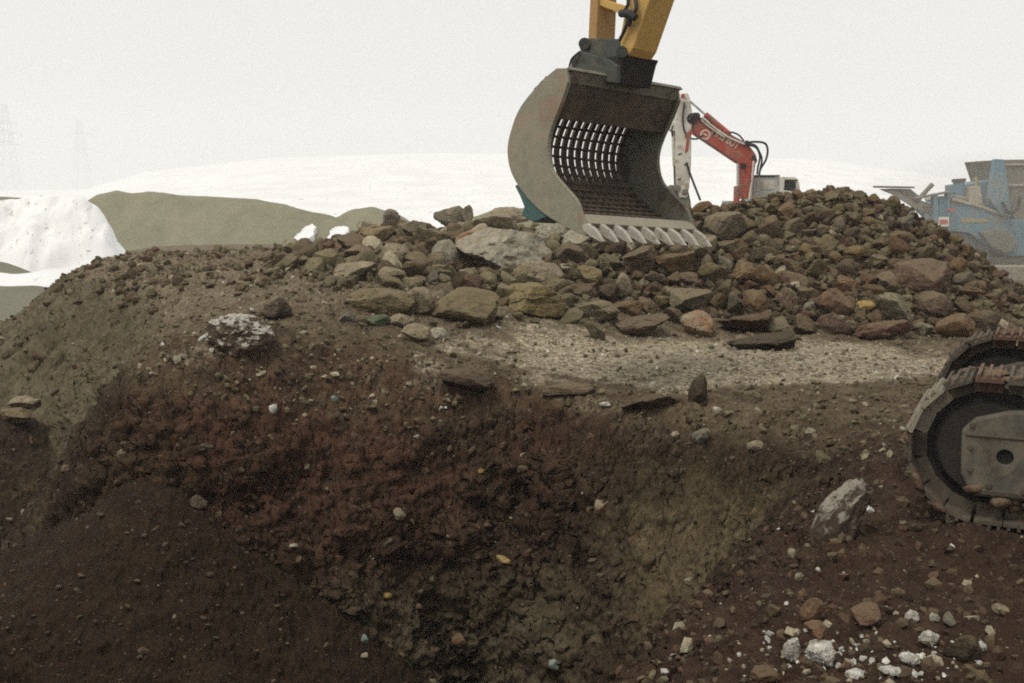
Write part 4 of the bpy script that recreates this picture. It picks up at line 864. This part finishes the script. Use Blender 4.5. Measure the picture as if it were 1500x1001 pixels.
    # lettering on the boom: ring emblem and the characters along the beam
    a0, a1 = at(1040, 199.5, Y), at(1078, 222.0, Y); ux = (a1 - a0) / np.linalg.norm(a1 - a0); uz = np.cross(-YD, ux) * -1; uz = uz if uz[2] > 0 else -uz
    cu = bpy.data.curves.new('lettering', 'FONT'); cu.body = 'MH5 BUT'; cu.size = .56; cu.extrude = .006; cu.offset = .012; cu.align_y = 'BOTTOM'
    to = bpy.data.objects.new('lettering_tmp', cu); COL.objects.link(to); dg = bpy.context.evaluated_depsgraph_get(); me = bpy.data.meshes.new_from_object(to.evaluated_get(dg)); bpy.data.objects.remove(to)
    xs = [v.co.x for v in me.vertices]; wd = max(xs) - min(xs); k = np.linalg.norm(a1 - a0) / wd
    for v in me.vertices:
        p = a0 + ux * (v.co.x - min(xs)) * k + uz * v.co.y * .9 + YD * (.005 + v.co.z); v.co = Vector(p - org)
    me.materials.clear(); me.materials.append(MM['letter']); lo = bpy.data.objects.new('lettering', me); COL.objects.link(lo); lo.parent = boom
    m = MB(); c = at(1033, 198, Y) + uz * .02 
    for k in range(20):
        q0, q1 = 2 * math.pi * k / 20, 2 * math.pi * (k + 1) / 20; e = lambda q, r_: c + ux * r_ * math.cos(q) + uz * r_ * math.sin(q)
        m.prism([e(q0, .24), e(q1, .24), e(q1, .15), e(q0, .15)], YD * .04)
    m.prism([c + ux * a + uz * b for a, b in ((-.1, -.04), (.1, -.04), (.1, .04), (-.1, .04))], YD * .04); B(m, 'emblem', 'letter', boom, 0)
    # upper body and cab, tracks hidden behind the pile
    m = plate([(1103, 262), (1106, 259.5), (1143, 259.5), (1143, 300), (1103, 300)], Y + .5, 2.2); body = B(m, 'upper_body', 'grey', None, .04)
    B(plate([(1109, 266), (1134, 264), (1134, 277), (1109, 279)], Y + .47, .05), 'side_panel', 'white', body, .01)
    B(plate([(1104, 259), (1106, 256.5), (1142, 256.5), (1143, 259)], Y + .45, 2.3), 'roof_edge', 'coupler', body, .01)
    m = MB()
    for P in ([(1142, 262), (1145, 259), (1150, 259), (1147, 300), (1142, 300)], [(1145.2, 259), (1165, 259.5), (1170, 263), (1170, 266), (1149, 265)], [(1166.5, 266.2), (1171, 266.2), (1174, 300), (1168, 300)], [(1147.2, 280), (1168, 280), (1170, 300), (1147.2, 300)]):
        m.prism([at(x, y, Y + .35) for x, y in P], YD * 1.7)
    cab = B(m, 'cab', 'white', None, .03); B(plate([(1148.5, 265.5), (1166.5, 266.5), (1167.5, 279.5), (1148.5, 279.5)], Y + .6, 1.2), 'window', 'glass', cab, 0)
    m = plate([(1150, 263), (1168, 263.5), (1168, 266), (1150, 265)], Y + .33, .05); B(m, 'visor', 'rubber', cab, 0)
    for s in (0.0, 2.0):
        m = MB(); q = org + YD * (s - .3); m.prism([q + [a, 0, b] for a, b in [(-2.2, .35), (-1.9, .05), (1.9, .05), (2.2, .35), (2.2, .65), (1.9, .95), (-1.9, .95), (-2.2, .65)]], YD * .6); B(m, 'crawler_track', 'track')
    m = MB(); m.prism([org + [a, .3, b] for a, b in [(-1.5, .96), (1.7, .96), (1.9, 1.2), (1.9, 2.2), (-1.5, 2.2)]], YD * 1.4); B(m, 'chassis', 'grey')
build_red()
# ------------------------------------------------------------------ the blue crushing machine at the right
MM.update({'blue': metal_mat('blue_paint', (.085, .20, .27), (.15, .13, .10), .5, .7, 1.3, (.235, .245, .215), .6),
      'blue2': metal_mat('dusty_blue_paint', (.10, .18, .22), (.15, .13, .10), .5, .75, 1.3, (.24, .245, .215), .75),
      'hopper': metal_mat('hopper_steel', (.145, .140, .105), (.10, .075, .05), .35, .75, 1.0, (.22, .20, .15), .5),
      'belt': metal_mat('belt_cover', (.36, .32, .25), (.22, .17, .12), .3, .75, 1.5, (.3, .26, .2), .4),
      'sign_red': metal_mat('sign_red', (.45, .10, .06), (.4, .3, .25), .15, .6, 2, (.4, .3, .25), .2),
      'sign_white': metal_mat('sign_white', (.68, .67, .62), (.4, .35, .3), .15, .6, 2, (.5, .47, .4), .3),
      'ochre': metal_mat('ochre_paint', (.33, .27, .12), (.2, .2, .16), .3, .7, 3, (.25, .24, .18), .3)})
def build_crusher():
    Y = 34.0; org = np.array([at(1440, 400, Y)[0], Y + 1.0, 0.0])
    X = empty('crusher', org, 'dusty blue mobile crusher with a grey hopper at the right behind the rock pile', 'crusher')
    B = lambda m, n, mt, par=None, bv=.02, sm=False: m.build(n, MM[mt], par or X, org, bv, sm)
    hull = B(plate([(1389, 302), (1397, 293), (1440, 305), (1479, 321), (1600, 325), (1600, 377), (1476, 375), (1449, 361), (1419, 341), (1388, 338)], Y, 2.2), 'hull', 'blue')
    B(plate([(1396, 289.5), (1442, 302), (1479, 317), (1479, 321), (1440, 306), (1394, 294)], Y - .06, 2.3), 'feed_belt', 'belt', hull)
    B(plate([(1436, 340), (1475, 336), (1490, 352), (1486, 366), (1474, 372), (1452, 361)], Y - .18, .2), 'side_guard', 'hopper', hull)
    B(plate([(1408, 320.5), (1447, 321), (1447, 326), (1408, 325.5)], Y - .012, .03), 'faded_marking', 'ochre', hull, 0)
    B(plate([(1340, 336), (1388, 340), (1418, 344), (1449, 364), (1452, 392), (1400, 392), (1372, 372)], Y + .3, 1.6), 'lower_body', 'blue2')
    m = MB(); m.cyl(at(1396, 352, Y + .2), at(1428, 372, Y + .2), .07, 10); m.cyl(at(1402, 362, Y + .22), at(1424, 366, Y + .22), .05, 10); B(m, 'ram', 'coupler', None, 0, True)
    m = plate([(1368, 284), (1374, 283), (1376, 346), (1369, 346)], Y - .1, .3); plate([(1388, 281), (1392, 281), (1393, 346), (1389, 346)], Y - .1, .3, m); plate([(1374.2, 288), (1387.8, 287), (1388.8, 344), (1376.2, 344)], Y + .0, .25, m); post = B(m, 'control_cabinet', 'blue')
    B(plate([(1375, 318), (1390, 318), (1390, 332), (1375, 332)], Y - .13, .025), 'warning_sign', 'sign_white', post, 0)
    B(plate([(1376.5, 322), (1388.5, 322), (1388.5, 328.5), (1376.5, 328.5)], Y - .137, .02), 'red_band', 'sign_red', post, 0)
    B(plate([(1388, 306), (1398, 305), (1398, 309), (1388, 309)], Y - .13, .02), 'small_sign', 'sign_red', post, 0)
    m = plate([(1340, 290), (1393, 280), (1393, 282.5), (1341, 293)], Y - .12, .4); plate([(1391, 280), (1400, 282), (1400, 284), (1391, 283)], Y - .1, .4, m); B(m, 'cover_sheet', 'hopper', None, .01)
    # discharge conveyor to the left
    m = plate([(1298, 279), (1308, 278), (1378, 309), (1384, 320), (1374, 320), (1340, 305)], Y + .5, .12); plate([(1298, 279), (1308, 278), (1378, 309), (1384, 320), (1374, 320), (1340, 305)], Y + 1.3, .12, m); conv = B(m, 'conveyor_frame', 'belt')
    m = plate([(1300, 277.2), (1310, 276.4), (1376, 305), (1372, 306)], Y + .55, .85); B(m, 'conveyor_belt', 'hopper', conv)
    B(plate([(1288, 272.5), (1340, 273.5), (1340, 276), (1288, 275)], Y + .3, .6), 'guard_bar', 'coupler', conv, .01)
    B(plate([(1316, 276.5), (1334, 277), (1348, 288), (1338, 292), (1322, 284)], Y + .45, .4), 'drum_cover', 'hopper', conv)
    m = MB(); m.cyl(at(1341, 297, Y + .3), at(1366, 270, Y + .3), .07, 10); B(m, 'stay', 'hopper', conv, 0, True)
    m = MB()
    for a, b in (((1330, 296), (1352, 316)), ((1352, 300), (1352, 330)), ((1352, 300), (1372, 326)), ((1338, 306), (1338, 340))): m.cyl(at(*a, Y + .6), at(*b, Y + .6), .05, 8)
    B(m, 'brace', 'blue2', conv, 0, True)
    # engine side
    B(plate([(1411, 271), (1456, 264), (1462, 300), (1462, 316), (1440, 304), (1412, 296)], Y + .6, 1.5), 'engine_housing', 'blue')
    m = MB(); m.cyl(at(1404.5, 291, Y + .4), at(1404.5, 267, Y + .4), .17, 20); f = B(m, 'air_filter', 'blue', None, 0, True); m = MB(); m.cyl(at(1404.5, 266.9, Y + .4), at(1404.5, 262, Y + .4), .21, 20); B(m, 'cap', 'coupler', f, .01, True)
    m = plate([(1396, 289), (1419, 289), (1419, 296), (1396, 294)], Y + .2, .5); m.cyl(at(1420, 293, Y + .25), at(1396, 289.5, Y + .25), .09, 12); B(m, 'exhaust_duct', 'hopper', None, .01)
    B(plate([(1421, 274), (1437, 273), (1440, 300), (1420, 298)], Y + .1, .5), 'tank', 'belt')
    m = MB(); m.cyl(at(1430, 274, Y + .3), at(1430, 260, Y + .3), .06, 10); m.cyl(at(1427, 262, Y + .3), at(1434, 268, Y + .3), .04, 8); B(m, 'beacon_post', 'ochre', None, 0, True)
    # hopper
    hop = B(plate([(1459, 234.5), (1600, 232), (1600, 330), (1488, 326), (1470, 290), (1468, 262)], Y + .1, 2.4), 'hopper', 'hopper')
    B(plate([(1458, 233), (1472, 234), (1482, 318), (1468, 316), (1449, 292), (1453, 262)], Y - .15, .24), 'hopper_side', 'blue', hop)
    B(plate([(1470, 240), (1600, 238), (1600, 241), (1470, 243)], Y + .05, .12), 'stiffener', 'belt', hop, .01)
    B(plate([(1474, 270), (1600, 269), (1600, 272), (1474, 273)], Y + .05, .12), 'stiffener', 'belt', hop, .01)
    m = MB(); m.tube(spline([at(1468, 296, Y - .25), at(1478, 312, Y - .28), at(1490, 306, Y - .25), at(1494, 288, Y - .25)], 6), .05); B(m, 'hose', 'rubber', hop, 0, True)
    B(plate([(1446, 376), (1600, 378), (1600, 396), (1446, 396)], Y + .25, 1.7), 'underframe', 'hopper')
    B(plate([(1408, 389), (1600, 390), (1600, 394), (1408, 393)], Y - .1, .3), 'chassis_rail', 'belt')
    m = plate([(1440, 396), (1600, 396), (1604, 402), (1600, 406), (1440, 406)], Y + .1, .5); plate([(1440, 396), (1600, 396), (1604, 402), (1600, 406), (1440, 406)], Y + 1.6, .5, m); B(m, 'crawler_track', 'coupler')
    m = MB(); c = at(1550, 400, 32.2); m.prism([np.array([at(1400, 400, 32.2)[0], 32.2, -.05]), np.array([at(1660, 400, 32.2)[0], 32.2, -.05]), np.array([at(1660, 400, 32.2)[0], 32.2, .42]), np.array([at(1404, 400, 32.2)[0], 32.2, .42])], YD * .45)
    o = m.build('concrete_block', metal_mat('raw_concrete', (.27, .25, .19), (.2, .17, .12), .3, .9, 1.2, (.33, .29, .22), .4), None, (c[0], 32.2, 0), .03); tag(o, 'low beige concrete block in front of the blue crusher', 'block')
build_crusher()
# ------------------------------------------------------------------ far things
def heap(name, crest, slope, mat, label=None, cat=None, kind=None, res=.35, seed=1, amp=.25, wide=14, rnd=.6):
    """earth or gravel heap: ridge line of crest points (x, y, z) falling away at the angle of repose"""
    C = np.array(crest, float); x0, x1 = C[:, 0].min() - wide, C[:, 0].max() + wide; y0, y1 = C[:, 1].min() - wide, C[:, 1].max() + wide
    nx, ny = int((x1 - x0) / res), int((y1 - y0) / res); X, Yy = np.meshgrid(np.linspace(x0, x1, nx), np.linspace(y0, y1, ny), indexing='ij'); x, y = X.ravel(), Yy.ravel()
    z = np.full(x.shape, -99.)
    p = np.stack([x, y, 0 * x], 1); wx = x + amp * fbm(p, 3, 4, seed=seed); wy = y + amp * fbm(p, 3, 4, seed=seed + 1)
    for a, b in zip(C, C[1:]):
        ab = b[:2] - a[:2]; t = np.clip(((wx - a[0]) * ab[0] + (wy - a[1]) * ab[1]) / (ab @ ab), 0, 1); d = np.hypot(wx - a[0] - t * ab[0], wy - a[1] - t * ab[1])
        z = np.maximum(z, a[2] + t * (b[2] - a[2]) - slope * (np.sqrt(d * d + rnd * rnd) - rnd))
    z = np.maximum(z + amp * .3 * fbm(p, 1.4, 4, .6, seed=seed + 2), -3.9)
    i, j = np.meshgrid(np.arange(nx - 1), np.arange(ny - 1), indexing='ij'); a = (i * ny + j).ravel(); Fc = np.stack([a, a + ny, a + ny + 1, a + 1], 1)
    Fc = Fc[(z[Fc] > -3.8).any(1)]
    c = C.mean(0); V = np.stack([x - c[0], y - c[1], z + 3.0], 1); used = np.unique(Fc); mp = np.zeros(len(V), int); mp[used] = np.arange(len(used))
    return tag(link(name, raw_mesh(name, V[used], mp[Fc]), mat, loc=(c[0], c[1], -3.0)), label, cat, None, kind)
def gravel_mat(name, a, b):
    t = NT(name); p = t.n('ShaderNodeNewGeometry').outputs['Position']; n = t.noise(p, .35, 7, .75, .6); q = t.noise(p, 4, 6, .75)
    return t.finish(t.mix(t.ramp(q, .3, .7), t.mix(t.ramp(n, .35, .65), a, b), t.mix(n, b, a)), .97, 0, t.bump(q, .8, .15), .1)
def build_distance():
    Yh = 101.0; pt = lambda x, y, Y=Yh: tuple(at(x, y, Y))
    hm = gravel_mat('grey_gravel', (.150, .140, .088), (.255, .240, .158)); dk = gravel_mat('dark_gravel', (.15, .145, .11), (.20, .19, .14))
    heap('gravel_heap', [pt(138, 300), pt(150, 284), pt(172, 279), pt(195, 283), pt(218, 280.5), pt(236, 282), pt(262, 286), pt(310, 288), pt(375, 292), pt(415, 299), pt(450, 309), pt(478, 314)], .72, hm, 'long grey green gravel heap behind the platform at the left', 'heap', res=.3, seed=31, wide=10)
    heap('gravel_heap', [pt(495, 318, 106), pt(520, 306, 106), pt(545, 303, 106), pt(575, 312, 106)], .7, hm, 'low rounded gravel heap peeping over the left rubble mound', 'heap', res=.3, seed=37, wide=9)
    heap('gravel_heap', [pt(700, 316, 70), pt(735, 305, 70), pt(775, 305, 70), pt(800, 314, 70)], .7, hm, 'grey gravel heap between the boulder row and the bucket', 'heap', res=.3, seed=39, wide=8)
    sn = mat_snow(.60, 2.4)
    heap('snow_bank', [pt(-90, 296, 82), pt(0, 294, 82), pt(40, 288, 82), pt(90, 285.5, 82), pt(124, 288, 82)], 1.7, sn, kind='structure', res=.15, seed=41, wide=8, amp=1.4)
    heap('snow_bank', [pt(-60, 398, 64), pt(20, 402, 64), pt(70, 396, 64), pt(150, 384, 70)], .30, sn, kind='structure', res=.3, seed=43, wide=9, amp=.5)
    heap('earth_heap', [pt(-80, 285, 120), pt(0, 288, 120), pt(50, 291, 120)], .6, dk, 'thin dark earth heap above the snow bank at the far left', 'heap', res=.4, seed=45, wide=8)
    heap('earth_heap', [pt(-40, 374, 72), pt(0, 383, 72), pt(26, 397, 72)], .55, dk, 'small dark earth hump in the snow at the left edge', 'heap', res=.2, seed=47, wide=4)
    heap('earth_heap', [pt(-60, 420, 50), pt(40, 419, 50), pt(64, 426, 50)], .22, dk, 'flat grey green earth bank beside the left spur', 'heap', res=.2, seed=49, wide=7)
    crest = np.array(pt(440, 300)); nf_ = np.array([0, -.72, 1.0]); nf_ /= np.linalg.norm(nf_)          # old snow lying on the near face of the gravel heap
    for i, P in enumerate(([(412, 368), (425, 352), (436, 343), (447, 333), (456, 329), (462, 333), (458, 344), (449, 352), (446, 368)], [(478, 356), (481, 344), (487, 335), (496, 331), (505, 331), (510, 336), (505, 344), (494, 350), (486, 358)])):
        q = [on_plane(x_, y_, crest + nf_ * .35, nf_) for x_, y_ in spline([np.array(p_) for p_ in P + P[:1]], 5)[:-1]]
        rr = random.Random(i); q = [p_ + np.array([rr.uniform(-.12, .12), 0, rr.uniform(-.1, .1)]) for p_ in q]; m = MB(); m.prism(q, -nf_ * 1.2)
        c_ = sum(q) / len(q); o = m.build('snow_patch', sn, None, c_, .12, True); tag(o, ('left slanting snow patch', 'right rounded snow patch')[i] + ' at the foot of the gravel heap', 'snow')
    # power pylons in the mist
    st = metal_mat('pylon_steel', (.42, .43, .43), (.4, .4, .4), .2, .6, .5, (.4, .4, .4), .2)  # part of the mist's fading is put into this pale colour
    for x, ytop, Y, arms, lab in ((6, 152, 700, (182, 196, 212), 'misty lattice power pylon at the left edge'), (116, 176, 900, (196, 219), 'faint lattice power pylon rising behind the snow bank')):
        t = at(x, ytop, Y); X = empty('power_pylon', (t[0], Y, -3), lab, 'pylon', None); org = np.array([t[0], Y, -3.]); hgt = t[2] + 3; m = MB(); half = lambda q: (.09 * (1 - q) + .018) * hgt
        n = 9; L = lambda q, sx, sy: org + [half(q) * sx, half(q) * sy, hgt * q]
        for sx, sy in ((-1, -1), (1, -1), (1, 1), (-1, 1)): m.cyl(L(0, sx, sy), L(1, sx, sy), .07, 5)
        for k in range(n):
            a, b = k / n, (k + 1) / n
            for (p, q) in (((-1, -1), (1, -1)), ((1, -1), (1, 1)), ((1, 1), (-1, 1)), ((-1, 1), (-1, -1))): m.cyl(L(a, *p), L(b, *q), .05, 5); m.cyl(L(a, *q), L(b, *p), .05, 5)
        m.build('mast', st, X, org)
        for ya in arms:
            z = at(x, ya, Y)[2]; ln = (22 if ya != arms[0] else 17) / F * Y; a = MB(); c = np.array([org[0], Y, z])
            for s in (-1, 1):
                for dy in (-.8, .8): a.cyl(c + [0, dy, 0], c + [ln * s, 0, 0], .08, 5); a.cyl(c + [0, dy, 2.0], c + [ln * s, 0, 0], .08, 5)
                a.cyl(c + [ln * s, 0, 0], c + [ln * s, 0, -2.2], .1, 5)
            a.build('cross_arm', st, X, org)
build_distance()
# ------------------------------------------------------------------ the air
def volume(name, V, Fs, dens, col, aniso=.2):
    me = bpy.data.meshes.new(name); me.from_pydata(V, [], Fs); t = NT(name); v = t.n('ShaderNodeVolumePrincipled', {'Density': dens, 'Color': (*col, 1), 'Anisotropy': aniso}); t.t.links.new(v.outputs[0], t.out.inputs['Volume'])
    return tag(link(name, me, t.m), name + ' in the air', None, None, 'stuff')
b, z0, z1 = 1420, -7.0, 92.0
V = [(-b, -b, z0), (b, -b, z0), (b, b, z0), (-b, b, z0), (-b, -b, z1), (b, -b, z1), (b, b, z1), (-b, b, z1)]
volume('haze', V, [(3, 2, 1, 0), (4, 5, 6, 7), (0, 1, 5, 4), (1, 2, 6, 5), (2, 3, 7, 6), (3, 0, 4, 7)], 0.0009, (.965, .965, .96))
def dust_cloud():
    V, Fc = ico(3); c = np.array([14.2, 32.2, 1.2]); V = V * [5.2, 2.6, 2.6] + c
    volume('dust_cloud', [tuple(v) for v in V], [tuple(int(i) for i in f) for f in Fc], .055, (.95, .92, .87))
dust_cloud()
